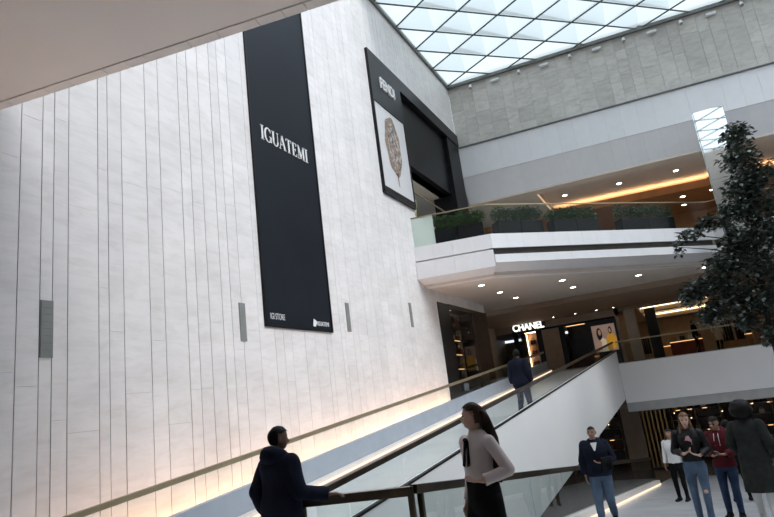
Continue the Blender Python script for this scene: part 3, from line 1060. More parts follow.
def balustrade(name, label, pts, z_of, h, glass_m, rail_m, pane=1.5, rail=(0.06, 0.05), base=0.0, posts=(), gap=0.012):
    """pts: plan points; z_of(x,y): foot level; glass panes up to a handrail at height h"""
    c = Vector(pts[0])
    e = empty(name, (c.x, c.y, z_of(c.x, c.y)), label, 'balustrade', kind='structure')
    for a, b in zip(pts[:-1], pts[1:]):
        a, b = Vector(a), Vector(b)
        L = (b - a).length
        d = (b - a) / L
        n = max(1, round(L / pane))
        sd = Vector((-d.y, d.x)) * 0.006
        for k in range(n):
            p, q = a + d * (L * k / n + gap / 2), a + d * (L * (k + 1) / n - gap / 2)
            zp, zq = z_of(*p), z_of(*q)
            P = [(p - sd, zp + base), (q - sd, zq + base), (q + sd, zq + base), (p + sd, zp + base),
                 (p - sd, zp + h - rail[1] * 0.8), (q - sd, zq + h - rail[1] * 0.8), (q + sd, zq + h - rail[1] * 0.8), (p + sd, zp + h - rail[1] * 0.8)]
            MB().hexa([(t.x, t.y, z) for t, z in P]).build('glass_pane', glass_m, e)
        MB().bar((a.x, a.y, z_of(*a) + h - rail[1] / 2), (b.x, b.y, z_of(*b) + h - rail[1] / 2), rail[0], rail[1]).build('handrail', rail_m, e)
    for (x_, y_) in posts:
        z = z_of(x_, y_)
        MB().box(x_ - 0.025, x_ + 0.025, y_ - 0.025, y_ + 0.025, z, z + h - rail[1]).build('post', rail_m, e)
    return e


# upward ramp, wall side and open side
balustrade('ramp_balustrade', 'glass balustrade with brass rail on the stone wall side of the upward ramp', [(xs(RL - 0.05, 5.0), 5.0), (xs(RL - 0.05, 29.5), 29.5)],
           lambda x_, y_: zu(y_), 0.99, 'clear_glass', 'brass_rail', 1.95, (0.08, 0.075), base=0.50)
balustrade('ramp_balustrade', 'glass balustrade with dark bronze rail on the open side of the upward ramp', [(xs(RR - 0.06, 5.62), 5.62), (xs(RR - 0.06, 29.9), 29.9)],
           lambda x_, y_: zu(y_), 0.95, 'clear_glass', 'bronze', 1.95, (0.08, 0.07), base=0.50)
# landing guard in the foreground, then down the lower ramp
P0, P1 = (-3.86, 5.11), (-2.63, 5.50)
lg = balustrade('landing_balustrade', 'short glass guard with bronze rail where the man rests his arm', [P0, P1], lambda x_, y_: 0.0, 0.97, 'clear_glass', 'bronze', 0.8, (0.09, 0.085), base=0.04,
                posts=[(-3.70, 5.16), (-2.66, 5.49)])
dg = balustrade('ramp_balustrade', 'glass balustrade with bronze rail on the left side of the downward ramp', [(-2.63, 5.50), (xs(-2.63, 24.4), 24.4)],
                lambda x_, y_: zd(y_) - 0.012 * min(1, (y_ - 5.5)), 0.97, 'strong_glass', 'bronze', 1.9, (0.08, 0.085), base=0.10, posts=[(-2.62, 5.62)])
balustrade('ramp_balustrade', 'glass balustrade on the right side of the downward ramp', [(1.12, 5.7), (xs(1.12, 24.4), 24.4)],
           lambda x_, y_: zd(y_), 0.95, 'clear_glass', 'bronze', 1.9, base=0.10)
# upper shop floor edge
balustrade('upper_balustrade', 'glass balustrade with pale rail above the white slab edge', [(xs(RR, 30) + 0.05, 29.95), (16, 29.95)], lambda x_, y_: 2.26, 1.05, 'clear_glass', 'brass_rail', 1.6, (0.07, 0.06))
# balcony
bi = inset(BAL, 0.10)
fr_ = bpy.data.materials.new('painted_reflection_glass')
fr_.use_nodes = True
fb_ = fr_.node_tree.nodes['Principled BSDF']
fb_.inputs['Base Color'].default_value = (0.66, 0.78, 0.72, 1)  # pale tint paints in the bright wall mirrored by this pane
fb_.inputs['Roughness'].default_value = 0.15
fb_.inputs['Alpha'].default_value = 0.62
MATS['painted_reflection_glass'] = fr_
balustrade('balcony_balustrade', 'glass guard with a painted pale reflection at the wall end of the balcony', [bi[0], tuple(Vector(bi[0]).lerp(Vector(bi[1]), 0.30))], lambda x_, y_: 6.9, 1.1, 'painted_reflection_glass', 'brass_rail', 0.9, (0.05, 0.035))
balustrade('balcony_balustrade', 'long glass balustrade with thin brass rail before the planters', [tuple(Vector(bi[0]).lerp(Vector(bi[1]), 0.31)), bi[1], bi[2], bi[3]], lambda x_, y_: 6.9, 1.1, 'clear_glass', 'brass_rail', 1.6, (0.05, 0.035))
balustrade('inner_balustrade', 'glass guard rail inside the high shop opening', [(-8.08, 19.1), (-8.08, 23.8)], lambda x_, y_: 8.55, 1.1, 'clear_glass', 'brass_rail', 1.4, (0.05, 0.04))

# ================================================================== PLANTERS ON THE BALCONY
D45 = (Vector(BAL[2]) - Vector(BAL[1])).normalized()
N45 = Vector((-D45.y, D45.x))
D0 = (Vector(BAL[1]) - Vector(BAL[0])).normalized()
N0 = Vector((-D0.y, D0.x))
pl = []
c0 = Vector(BAL[0]) + D0 * 1.58 + N0 * 0.42
pl.append((c0, D0, 1.75, 'black planter of green shrubs at the wall end of the balcony'))
for t, w, lb in ((1.38, 1.8, 'black planter of grey green shrubs, second from the stone wall'), (3.72, 1.95, 'black planter with full dark green shrubs at the middle of the balcony'),
                 (7.0, 2.5, 'black planter with loose shrubs beside the indoor tree')):
    pl.append((Vector(BAL[1]) + D45 * t + N45 * 0.42, D45, w, lb))
for i, (c, d, w, lb) in enumerate(pl):
    e = empty('planter_box', (c.x, c.y, 6.9), lb, 'planter', 'planters along the balcony edge')
    nn = Vector((-d.y, d.x))

    def pp(a, b, z):
        q = c + d * a + nn * b
        return (q.x, q.y, z)
    h = w / 2
    for s0, s1 in ((-h, -0.01), (0.01, h)):
        MB().hexa([pp(s0, -0.2, 6.92), pp(s1, -0.2, 6.92), pp(s1, 0.2, 6.92), pp(s0, 0.2, 6.92), pp(s0, -0.22, 7.42), pp(s1, -0.22, 7.42), pp(s1, 0.22, 7.42), pp(s0, 0.22, 7.42)]).build('box', 'planter_black', e)
    MB().hexa([pp(-h + 0.04, -0.18, 7.42), pp(h - 0.04, -0.18, 7.42), pp(h - 0.04, 0.18, 7.42), pp(-h + 0.04, 0.18, 7.42), pp(-h + 0.04, -0.18, 7.435), pp(h - 0.04, -0.18, 7.435), pp(h - 0.04, 0.18, 7.435), pp(-h + 0.04, 0.18, 7.435)]).build('soil', 'soil', e)
    mb = MB()
    rnd = random.Random(20 + i)
    nb = 6
    for k in range(nb):
        a = -h + w * (k + 0.5) / nb
        q = pp(a, rnd.uniform(-0.06, 0.06), 7.68 + rnd.uniform(-0.05, 0.06))
        leaves(mb, q, (0.27, 0.24, 0.30 + rnd.uniform(-0.04, 0.05)), 330, 0.11, rnd, two=(i in (1, 3)))
    mb.build('foliage', ['leaf_green', 'leaf_grey'], e, kind='stuff')
    for k in range(nb):
        a = -h + w * (k + 0.5) / nb
        q = Vector(pp(a, 0, 7.43))
        MB().tube([q, q + Vector((0.03, 0.02, 0.25))], 0.012, 5).build('stem', 'bark', e)

# ================================================================== MIRRORED SHAFT
ms = empty('mirror_column', (2.75, 24.95, 5.6), 'tall mirror clad column reflecting the skylight behind the tree', 'column')
MB().box(2.2, 3.25, 24.6, 25.5, 5.6, 11.22).build('core', 'steel', ms)
for z0, z1 in ((5.6, 8.4), (8.41, 9.8), (9.81, 11.2)):
    MB().box(2.22, 3.23, 24.575, 24.598, z0, z1).build('mirror_panel', 'mirror', ms)
    MB().box(2.175, 2.198, 24.62, 25.48, z0, z1).build('mirror_panel', 'mirror', ms)

# ================================================================== DOWNLIGHTS


def downlight(x_, y_, z, lb, r=0.11, name='downlight'):
    e = empty(name, (x_, y_, z - 0.02), lb, 'downlight', 'recessed ceiling downlights')
    n = 20
    mb = MB()
    ri, ro = r, r * 1.35
    for k in range(n):
        a, b = 2 * math.pi * k / n, 2 * math.pi * (k + 1) / n
        mb.add([(x_ + ri * math.cos(a), y_ + ri * math.sin(a), z - 0.012), (x_ + ri * math.cos(b), y_ + ri * math.sin(b), z - 0.012),
                (x_ + ro * math.cos(b), y_ + ro * math.sin(b), z - 0.001), (x_ + ro * math.cos(a), y_ + ro * math.sin(a), z - 0.001)], [(0, 1, 2, 3)])
    mb.build('ring', 'white_panel', e)
    mb = MB()
    mb.add([(x_ + ri * math.cos(2 * math.pi * k / n), y_ + ri * math.sin(2 * math.pi * k / n), z - 0.008) for k in range(n)], [tuple(range(n))[::-1]])
    mb.build('lens', 'lamp_white', e)


for x_, y_, lb in ((-6.12, 20.7, 'round downlight under the balcony nearest the stone wall'), (-6.1, 23.05, 'round downlight between two others in the row above the display window'),
                   (-6.05, 25.3, 'round downlight furthest back in the row above the display window'), (-3.64, 23.15, 'round downlight near the balcony corner, front of a pair'),
                   (-3.62, 25.45, 'round downlight near the balcony corner, rear of a pair'), (-1.05, 25.61, 'lone round downlight in the beige ceiling left of the tree'),
                   (1.4, 26.9, 'round downlight in the beige ceiling hidden partly by the tree')):
    downlight(x_, y_, 5.55, lb)
for x_, y_, lb in ((-3.70, 29.5, 'round downlight in the raised recess above the middle planter'), (-1.14, 29.84, 'round downlight in the raised recess, second from the left'),
                   (1.41, 30.1, 'round downlight in the raised recess beside the mirror column')):
    downlight(x_, y_, 10.78, lb)
for x_, y_, lb in ((1.55, 33.0, 'round downlight in the orange ceiling below the lit cove'), (1.6, 34.8, 'round downlight deepest in the orange ceiling behind the balcony')):
    downlight(x_, y_, 10.2, lb)
for k, x_ in enumerate((-6.2, -5.0, -3.9, -3.0)):
    downlight(x_, 33.9 + 0.1 * k, 5.35, f'tiny downlight in the brown ceiling before the dark shopfront, {["first", "second", "third", "last"][k]} from the left', 0.055)

# ================================================================== UPPER SHOPS
# display window set in the end of the stone wall
dw = empty('display_window', (WX, 22.7, 1.3), 'dark framed display window with lit shelves at the end of the stone wall', 'shopfront')
MB().box(WX - 0.5, WX + 0.02, 19.8, 20.95, 1.0, 5.12).build('pier', 'black_panel', dw)
MB().box(WX - 0.5, WX + 0.02, 20.95, 25.6, 5.0, 5.15).build('lintel', 'espresso_wood', dw)
MB().box(WX - 0.5, WX, 20.95, 23.6, 1.0, 1.9).build('base', 'black_panel', dw)
MB().box(WX - 0.9, WX - 0.8, 20.95, 23.6, 1.9, 5.0).build('back_panel', 'espresso_wood', dw)
for k in range(6):
    MB().box(WX - 0.6, WX + 0.02, 23.62 + k * 0.33, 23.93 + k * 0.33, 1.0, 5.0).build('plank', 'espresso_wood', dw)
MB().box(WX - 0.05, WX - 0.035, 20.95, 23.6, 1.9, 5.0).build('glass_pane', 'clear_glass', dw)
for z in (2.2, 2.75, 3.3, 3.85, 4.4):
    sh = MB().box(WX - 0.8, WX - 0.25, 21.0, 23.55, z, z + 0.04).build('shelf', 'dark_panel', dw)
    if z in (2.75, 3.3, 3.85):
        MB().box(WX - 0.3, WX - 0.28, 21.9, 22.5, z - 0.02, z).build('shelf_light', 'lamp_shop', sh)
rnd = random.Random(12)


def handbag(x_, y_, z, w, h, d, m, lb, grp, rz=0.0):
    e = empty('handbag', (x_, y_, z), lb, 'handbag', grp)
    ux, uy = Vector((math.cos(rz), math.sin(rz), 0)), Vector((-math.sin(rz), math.cos(rz), 0))
    c = Vector((x_, y_, z))
    P = [c - ux * w / 2 - uy * d / 2, c + ux * w / 2 - uy * d / 2, c + ux * w / 2 + uy * d / 2, c - ux * w / 2 + uy * d / 2]
    k = 0.82
    Q = [c + (p - c) * k + Vector((0, 0, h)) for p in P]
    MB().hexa(P + Q).build('body', m, e)
    hp = [c + ux * (w * 0.3 * math.cos(t)) + Vector((0, 0, h + w * 0.35 * math.sin(t))) for t in [math.pi * i / 8 for i in range(9)]]
    MB().tube(hp, 0.012, 6).build('handle', m, e)
    MB().hexa([p + (-uy * 0.004) for p in (c + ux * -0.03 - uy * d / 2 * 0.9 + Vector((0, 0, h * 0.5)), c + ux * 0.03 - uy * d / 2 * 0.9 + Vector((0, 0, h * 0.5)), c + ux * 0.03 - uy * d / 2 * 0.8 + Vector((0, 0, h * 0.5)), c - ux * 0.03 - uy * d / 2 * 0.8 + Vector((0, 0, h * 0.5)),
              c + ux * -0.03 - uy * d / 2 * 0.95 + Vector((0, 0, h * 0.62)), c + ux * 0.03 - uy * d / 2 * 0.95 + Vector((0, 0, h * 0.62)), c + ux * 0.03 - uy * d / 2 * 0.8 + Vector((0, 0, h * 0.62)), c - ux * 0.03 - uy * d / 2 * 0.8 + Vector((0, 0, h * 0.62)))]).build('clasp', 'gold_metal', e)
    return e


shelf_n = ['lowest', 'second', 'middle', 'fourth', 'top']
for i, z in enumerate((2.2, 2.75, 3.3, 3.85, 4.4)):
    for j, y_ in enumerate((21.5, 22.2, 22.95)):
        m = ('leather_tan', 'cream_goods', 'leather_red', 'leather_black')[rnd.randrange(4)]
        handbag(WX - 0.5, y_, z + 0.04, 0.34, 0.22, 0.14, m, f'small {m.split("_")[-1] if m != "cream_goods" else "cream"} handbag on the {shelf_n[i]} shelf of the display window, {["nearest", "middle", "furthest"][j]}',
                'handbags in the display window', rz=R(90))
struct('wall_recess', MB().box(-10.2, -10.0, 25.6, 35.2, 2.3, 5.62), 'wall_beige', 'beige brown wall recess left of the lit shop name', cat='wall')

# dark shopfront with lit name
YF = 35.0
cf = empty('dark_shopfront', (-6, YF, F2), 'dark shopfront with lit white name above its entrance', 'shopfront')
k37 = 35 / 37.0


def fx(x37):
    return x37 * k37


def fz(z37):
    return 1.76 + (z37 - 1.76) * k37


MB().box(-10.0, -2.9, YF, YF + 0.3, fz(5.12), 5.62).build('bulkhead', 'ceiling_brown', cf)
MB().box(fx(-9.45), fx(-3.3), YF - 0.06, YF, fz(5.02), fz(5.14)).build('lintel', 'black_trim', cf)
MB().box(fx(-9.45), fx(-9.2), YF, YF + 0.3, F2, fz(5.05)).build('pier', 'black_trim', cf)
MB().box(fx(-8.0), fx(-7.65), YF, YF + 0.3, F2, fz(5.05)).build('pier', 'black_trim', cf)
MB().box(fx(-7.65), fx(-6.6), YF, YF + 0.3, F2, fz(5.05)).build('side_panel', 'wall_brown', cf)
MB().box(fx(-6.6), fx(-6.3), YF, YF + 0.3, F2, fz(5.05)).build('pier', 'black_trim', cf)
MB().box(fx(-5.0), fx(-3.3), YF, YF + 0.3, F2, fz(5.05)).build('side_panel', 'dark_blue_panel', cf)
MB().box(fx(-6.3), fx(-5.0), YF + 1.2, YF + 1.3, F2, fz(5.05)).build('inner_panel', 'dark_blue_panel', cf)
MB().box(fx(-9.2), fx(-8.0), YF + 0.9, YF + 1.0, F2, fz(5.05)).build('inner_panel', 'leather_tan', cf)
MB().box(fx(-8.75), fx(-8.0), YF + 0.5, YF + 0.68, F2, fz(5.0)).build('display_panel', 'display_tan', cf)
MB().box(fx(-9.2), fx(-8.75), YF + 0.4, YF + 0.43, F2, fz(5.05)).build('glass_pane', 'strong_glass', cf)
MB().box(fx(-8.76), fx(-8.72), YF + 0.2, YF + 0.6, F2, fz(5.05)).build('frame', 'black_trim', cf)
MB().box(fx(-8.7), fx(-8.05), YF + 0.05, YF + 0.12, fz(4.96), fz(5.0)).build('light', 'lamp_display', cf)
MB().box(fx(-8.70), fx(-8.66), YF + 0.30, YF + 0.34, F2 + 0.1, fz(4.9)).build('light', 'lamp_display', cf)
MB().box(fx(-6.2), fx(-5.1), YF + 0.3, YF + 0.4, fz(5.0), fz(5.03)).build('light', 'lamp_shop', cf)
for z in (2.9, 3.5, 4.1):
    MB().box(fx(-8.7), fx(-8.05), YF + 0.28, YF + 0.5, z, z + 0.03).build('shelf', 'gold_metal', cf)
for i, (z, m) in enumerate(((2.93, 'leather_red'), (3.53, 'leather_red'), (4.13, 'leather_black'))):
    handbag(fx(-8.35), YF + 0.38, z, 0.36, 0.24, 0.14, m, f'{m.split("_")[-1]} handbag in the lit entrance display, {["bottom", "middle", "top"][i]} shelf', 'handbags in the entrance display')
vs_, fcs, wtx = text_mesh('CHANEL', 0.40, bold=0.03, depth=0.05)
place_text('CHANEL', 0.40, (fx(-9.33), YF - 0.14, fz(5.17)), (1, 0, 0), (0, 0, 1), (0, -1, 0), 'sign_glow', cf, bold=0.03, depth=0.06, width=fx(-7.40) - fx(-9.33))
MB().box(fx(-9.40), fx(-7.33), YF - 0.12, YF, fz(5.14), fz(5.66)).build('sign_backing', 'black_panel', cf)
# fashion poster
pp_ = empty('fashion_poster', (fx(-4.0), YF - 0.05, fz(3.3)), 'lit fashion poster of two women, one in yellow', 'poster')
px0, px1, pz0, pz1 = fx(-4.72), fx(-3.42), fz(3.2), fz(4.75)
MB().box(px0, px1, YF - 0.05, YF - 0.005, pz0, pz1).build('print', 'print_pink', pp_)
W_, H_ = px1 - px0, pz1 - pz0


def flat_shape(pts2, m, nm, lay):
    y_ = YF - 0.052 - 0.004 * lay
    q = [(px0 + a * W_, y_, pz0 + b * H_) for a, b in pts2]
    MB().add(q, [tuple(range(len(q)))]).build(nm, m, pp_)


def ell(cx_, cy_, rx, ry, n=16):
    return [(cx_ + rx * math.cos(2 * math.pi * i / n), cy_ + ry * math.sin(2 * math.pi * i / n)) for i in range(n)]


flat_shape(ell(0.30, 0.66, 0.12, 0.24), 'print_hair', 'printed_hair', 1)
flat_shape(ell(0.32, 0.72, 0.06, 0.11), 'print_skin', 'printed_face', 2)
flat_shape([(0.18, 0.0), (0.60, 0.0), (0.58, 0.40), (0.42, 0.52), (0.28, 0.42)], 'print_cream', 'printed_top', 3)
flat_shape([(0.16, 0.1), (0.30, 0.0), (0.34, 0.36), (0.26, 0.44)], 'print_skin', 'printed_arm', 4)
flat_shape(ell(0.78, 0.76, 0.08, 0.14), 'print_hair', 'printed_hair', 1)
flat_shape(ell(0.77, 0.75, 0.045, 0.08), 'print_skin', 'printed_face', 2)
flat_shape([(0.56, 0.06), (0.98, 0.06), (1.0, 0.48), (0.86, 0.64), (0.66, 0.60), (0.54, 0.42)], 'print_yellow', 'printed_top', 5)

# deep shop to the right of the dark shopfront
struct('ceiling_deep', MB().box(-2.9, -1.9, 35.2, 48, 5.2, 5.6).box(1.7, 16, 35.2, 48, 5.2, 5.6).box(-1.9, 1.7, 44.5, 48, 5.2, 5.6).box(-1.9, 1.7, 38.6, 39.4, 5.2, 5.6).box(-1.9, 1.7, 35.2, 35.6, 5.2, 5.6),
       'ceiling_brown', 'brown ceiling with lit recesses over the deep shop', cat='ceiling')
struct('ceiling_deep_cap', MB().box(-13, 16, 35.2, 48.3, 5.6, 5.7), 'ceiling_paint', 'slab above the deep shop ceiling')
struct('wall_deep_left', MB().box(-3.1, -2.9, 35.0, 48, 2.3, 5.6), 'wall_brown', 'brown side wall of the deep shop')
struct('wall_deep_back', MB().box(-3, 16, 46, 46.2, 2.3, 5.3), 'wall_brown', 'brown back wall of the deep shop')
for nm, (ya, yz), lb in (('a', (35.6, 38.6), 'rectangular lit ceiling recess nearest over the deep shop'), ('b', (39.4, 44.5), 'rectangular lit ceiling recess further back in the deep shop')):
    e = empty('cove_light', (-0.1, (ya + yz) / 2, 5.2), lb, 'light', 'lit ceiling recesses in the deep shop')
    for x_ in (-1.87, 1.67):
        MB().box(x_ - 0.03, x_ + 0.03, ya, yz, 5.44, 5.52).build('light_strip', 'lamp_cove_cream', e)
    for y_ in (ya + 0.03, yz - 0.03):
        MB().box(-1.8, 1.6, y_ - 0.03, y_ + 0.03, 5.44, 5.52).build('light_strip', 'lamp_cove_cream', e)
for (x_, y_, m, lb) in ((-2.35, 35.4, 'wall_beige', 'square beige pillar beside the dark shopfront'), (-1.35, 36.5, 'black_panel', 'square black pillar in the deep shop left of the counter'), (3.6, 37, 'wood_orange', 'square wooden pillar behind the tree')):
    e = empty('pillar', (x_, y_, F2), lb, 'pillar')
    MB().box(x_ - 0.28, x_ + 0.28, y_ - 0.28, y_ + 0.28, F2 + 0.12, 5.2).build('shaft', m, e)
    MB().box(x_ - 0.31, x_ + 0.31, y_ - 0.31, y_ + 0.31, F2, F2 + 0.12).build('plinth', 'black_panel', e)
# counters and racks inside
for i, (x_, y_, w, m, lb) in enumerate(((0.1, 36.4, 1.6, 'leather_red', 'reddish brown display counter near the balustrade'), (-0.5, 41, 2.4, 'wood_orange', 'wooden display counter at the back of the deep shop'), (2.9, 39.5, 2.0, 'leather_tan', 'tan display counter behind the tree'))):
    e = empty('display_counter', (x_, y_, F2), lb, 'counter')
    MB().box(x_ - w / 2, x_ + w / 2, y_ - 0.3, y_ + 0.3, F2, F2 + 0.85).build('body', m, e)
    MB().box(x_ - w / 2 - 0.04, x_ + w / 2 + 0.04, y_ - 0.34, y_ + 0.34, F2 + 0.85, F2 + 0.9).build('top', 'wall_brown', e)
    MB().box(x_ - w / 2, x_ + w / 2, y_ - 0.33, y_ - 0.31, F2 + 0.80, F2 + 0.83).build('light_strip', 'lamp_shop', e)
    n = int(w / 0.4)
    for j in range(n):
        mm = ('leather_tan', 'leather_red', 'cream_goods', 'leather_black')[(i + j * 3) % 4]
        handbag(x_ - w / 2 + 0.25 + j * 0.4, y_, F2 + 0.9, 0.28, 0.2, 0.14, mm, f'{mm.split("_")[-1] if mm[0] == "l" else "cream"} handbag, {["first", "second", "third", "fourth", "fifth", "sixth"][j]} from left on the {["reddish brown", "wooden back", "tan"][i]} counter', 'handbags on shop counters')
# hanging clothes rails
for i, (x_, y_) in enumerate(((-2.2, 38.2), (2.2, 34.5))):
    e = empty('clothes_rail', (x_, y_, F2), ('clothes rail of dark garments beside the black pillar', 'clothes rail of dark garments behind the balustrade near the tree')[i], 'clothes rail')
    MB().tube([(x_ - 0.6, y_, F2), (x_ - 0.6, y_, F2 + 1.5), (x_ + 0.6, y_, F2 + 1.5), (x_ + 0.6, y_, F2)], 0.02, 6).build('frame', 'gold_metal', e)
    for j in range(9):
        gx = x_ - 0.48 + j * 0.12
        m = ('cloth_black', 'cloth_tan', 'cloth_charcoal', 'cloth_maroon', 'cloth_navy')[(j * 2 + i) % 5]
        g = empty('garment', (gx, y_, F2 + 0.45), f'{m.split("_")[1]} garment hanging on the {("rail by the black pillar", "rail near the tree")[i]}, {["first", "second", "third", "fourth", "fifth", "sixth", "seventh", "eighth", "ninth"][j]} from the left', 'garment', 'garments on shop rails')
        MB().hexa([(gx - 0.05, y_ - 0.24, F2 + 0.45), (gx + 0.05, y_ - 0.24, F2 + 0.45), (gx + 0.05, y_ + 0.24, F2 + 0.45), (gx - 0.05, y_ + 0.24, F2 + 0.45),
                   (gx - 0.03, y_ - 0.16, F2 + 1.4), (gx + 0.03, y_ - 0.16, F2 + 1.4), (gx + 0.03, y_ + 0.16, F2 + 1.4), (gx - 0.03, y_ + 0.16, F2 + 1.4)]).build('cloth', m, g)
        MB().tube([(gx, y_ - 0.14, F2 + 1.41), (gx, y_, F2 + 1.46), (gx, y_ + 0.14, F2 + 1.41)], 0.008, 5).build('hanger', 'gold_metal', g)

# ================================================================== LOWER SHOPS
LF = -2.9
struct('wall_lower_left', MB().box(-13, -7.6, 24, 24.3, -2.9, 0.4), 'wall_brown', 'brown wall below the ramp')
struct('wall_lower_back', MB().box(-13, 16, 40, 40.3, -2.9, 0.3), 'wall_brown', 'dark brown back wall of the lower shops')
lp = empty('brown_partition', (-3.2, 33, LF), 'tall dark brown partition under the white slab edge', 'partition')
MB().box(-3.65, -2.75, 32.9, 33.1, LF, 0.2).build('panel', 'wall_brown', lp)
MB().box(-3.7, -3.65, 32.86, 33.14, LF, 0.2).build('edge', 'dark_panel', lp)
gs = empty('gold_screen', (-2.1, 33, LF), 'screen of upright gold bars at the lower shop entrance', 'screen')
for k in range(6):
    x_ = -2.62 + k * 0.2
    MB().box(x_ - 0.035, x_ + 0.035, 32.95, 33.05, LF, 0.2).build('bar', 'gold_metal', gs)
MB().box(-2.7, -1.55, 32.94, 33.06, LF, LF + 0.08).build('base', 'dark_panel', gs)
rnd = random.Random(31)
for i, (x_, y_, lb) in enumerate(((-5.2, 35.0, 'lit wooden shelf unit of the lower shop seen under the ramp'), (-0.3, 36.5, 'lit wooden shelf unit behind the girl in the leather jacket'),
                                  (3.2, 36.0, 'lit wooden shelf unit at the right edge of the lower shop'), (-7.6, 33.0, 'lit wooden shelf unit deep under the ramp'))):
    e = empty('shelf_unit', (x_, y_, LF), lb, 'shelf unit', 'shelf units in the lower shops')
    MB().box(x_ - 1.2, x_ + 1.2, y_ + 0.3, y_ + 0.36, LF, -0.1).build('back_panel', 'espresso_wood', e)
    for s_ in (-1.2, 0, 1.2):
        MB().box(x_ + s_ - 0.03, x_ + s_ + 0.03, y_ - 0.2, y_ + 0.3, LF, -0.1).build('side_panel', 'wall_brown', e)
    for j in range(5):
        z = LF + 0.25 + j * 0.55
        sh = MB().box(x_ - 1.17, x_ + 1.17, y_ - 0.2, y_ + 0.3, z, z + 0.03).build('shelf', 'wall_brown', e)
        if j in (2, 4):
            for q in range(3):
                lx = x_ - 0.9 + q * 0.75 + rnd.uniform(-0.15, 0.15)
                MB().box(lx - 0.11, lx + 0.11, y_ - 0.19, y_ - 0.16, z - 0.03, z).build('shelf_light', 'lamp_shop', sh)
        for q in range(5):
            if j > 0 and rnd.random() < 0.55:
                m = ('leather_tan', 'leather_red', 'cream_goods', 'leather_black', 'gold_metal')[rnd.randrange(5)]
                bx = x_ - 0.95 + q * 0.47
                handbag(bx, y_, z + 0.03, 0.26, 0.2, 0.14, m, f'{m.split("_")[-1] if m[0] == "l" else m.split("_")[0]} bag, {["first", "second", "third", "fourth", "fifth"][q]} along the {["bottom", "second", "middle", "fourth", "top"][j]} shelf, {["near side under ramp", "behind leather jacket", "right edge lower shop", "far side under ramp"][i]}', 'handbags on the lower shop shelves')
for i, (x_, y_, z) in enumerate(((-1.2, 33.5, -0.25), (-0.5, 34.2, -0.6), (0.9, 33.2, -0.35), (2.2, 33.0, -0.12), (-4.4, 33.5, -0.5))):
    e = empty('pendant_lamp', (x_, y_, z - 0.15), ['small warm pendant lamp right of the gold bars', 'small warm pendant lamp behind the girl in the leather jacket', 'small warm pendant lamp above the maroon hoodie', 'bright pendant lamp right of the round black hair', 'small warm pendant lamp seen under the ramp'][i], 'lamp', 'pendant lamps in the lower shops')
    MB().tube([(x_, y_, 0.2), (x_, y_, z)], 0.01, 5).build('cord', 'black_trim', e)
    MB().tube([(x_, y_, z), (x_, y_, z - 0.14)], [0.03, 0.08], 12).build('shade', 'gold_metal', e)
    MB().ellipsoid((x_, y_, z - 0.13), (0.035, 0.035, 0.05), 10, 6).build('bulb', 'lamp_cove_cream', e)

# ================================================================== TREE
tr = empty('indoor_tree', (2.75, 19.6, -2.9), 'tall dark leaved indoor tree at the right before the balcony', 'tree')
TY = 19.6
MB().tube([(2.75, TY, -2.9), (2.75, TY, -2.2)], [0.55, 0.62], 20).build('pot', 'planter_black', tr)
MB().tube([(2.75, TY, -2.22), (2.75, TY, -2.18)], 0.56, 20).build('soil', 'soil', tr)
trunk = [(2.62, TY, -2.2), (2.42, TY, -0.6), (2.22, TY, 1.0), (2.2, TY + 0.1, 2.4), (2.3, TY + 0.1, 4.0), (2.5, TY, 5.6), (2.65, TY, 7.0), (2.72, TY, 8.3)]
MB().tube(trunk, [0.10, 0.085, 0.075, 0.07, 0.06, 0.05, 0.035, 0.015], 9).build('trunk', 'bark', tr, smooth=True)
MB().tube([(2.62, TY + .1, -2.2), (2.62, TY + .15, -0.5), (2.5, TY + .2, 1.2), (2.75, TY + .2, 3.0), (3.0, TY + .1, 4.6)], [0.08, 0.07, 0.055, 0.045, 0.02], 8).build('trunk', 'bark', tr, smooth=True)
rnd = random.Random(77)
# foliage masses (centre, radii, count)
masses = [((2.70, TY, 8.2), (0.42, 0.42, 0.42), 420), ((2.60, TY, 7.5), (0.55, 0.5, 0.45), 560), ((2.95, TY, 6.9), (0.60, 0.5, 0.45), 560), ((2.55, TY, 6.6), (0.62, 0.6, 0.5), 700),
          ((2.15, TY, 5.95), (0.55, 0.5, 0.32), 380), ((2.85, TY, 5.9), (0.70, 0.6, 0.5), 760), ((1.40, TY - .1, 5.75), (0.5, 0.4, 0.25), 260), ((0.85, TY - .1, 5.55), (0.35, 0.35, 0.2), 130), ((0.45, TY - .1, 5.25), (0.16, 0.2, 0.28), 50),
          ((2.45, TY, 5.1), (0.75, 0.6, 0.5), 820), ((3.1, TY, 5.0), (0.6, 0.6, 0.6), 560), ((2.2, TY, 4.35), (0.65, 0.6, 0.42), 620), ((2.85, TY, 4.1), (0.7, 0.6, 0.55), 800),
          ((1.45, TY - .1, 4.5), (0.55, 0.4, 0.35), 380), ((0.70, TY - .1, 3.95), (0.50, 0.4, 0.32), 300), ((1.05, TY, 3.35), (0.5, 0.4, 0.28), 300), ((1.6, TY, 3.7), (0.5, 0.4, 0.4), 380), ((1.9, TY, 4.9), (0.5, 0.5, 0.5), 480), ((2.3, TY, 3.35), (0.6, 0.6, 0.45), 620),
          ((2.95, TY, 3.2), (0.6, 0.6, 0.5), 620), ((2.65, TY, 2.5), (0.55, 0.5, 0.42), 480), ((2.15, TY - .1, 2.3), (0.28, 0.3, 0.30), 170), ((1.75, TY, 2.75), (0.35, 0.3, 0.25), 160),
          ((0.50, TY - .15, 3.70), (0.40, 0.35, 0.28), 260), ((0.85, TY - .1, 3.05), (0.40, 0.35, 0.28), 240), ((1.25, TY, 4.0), (0.5, 0.4, 0.4), 360), ((1.7, TY, 3.1), (0.5, 0.4, 0.4), 340),
          ((2.9, TY, 1.75), (0.30, 0.3, 0.35), 160)]
mb = MB()
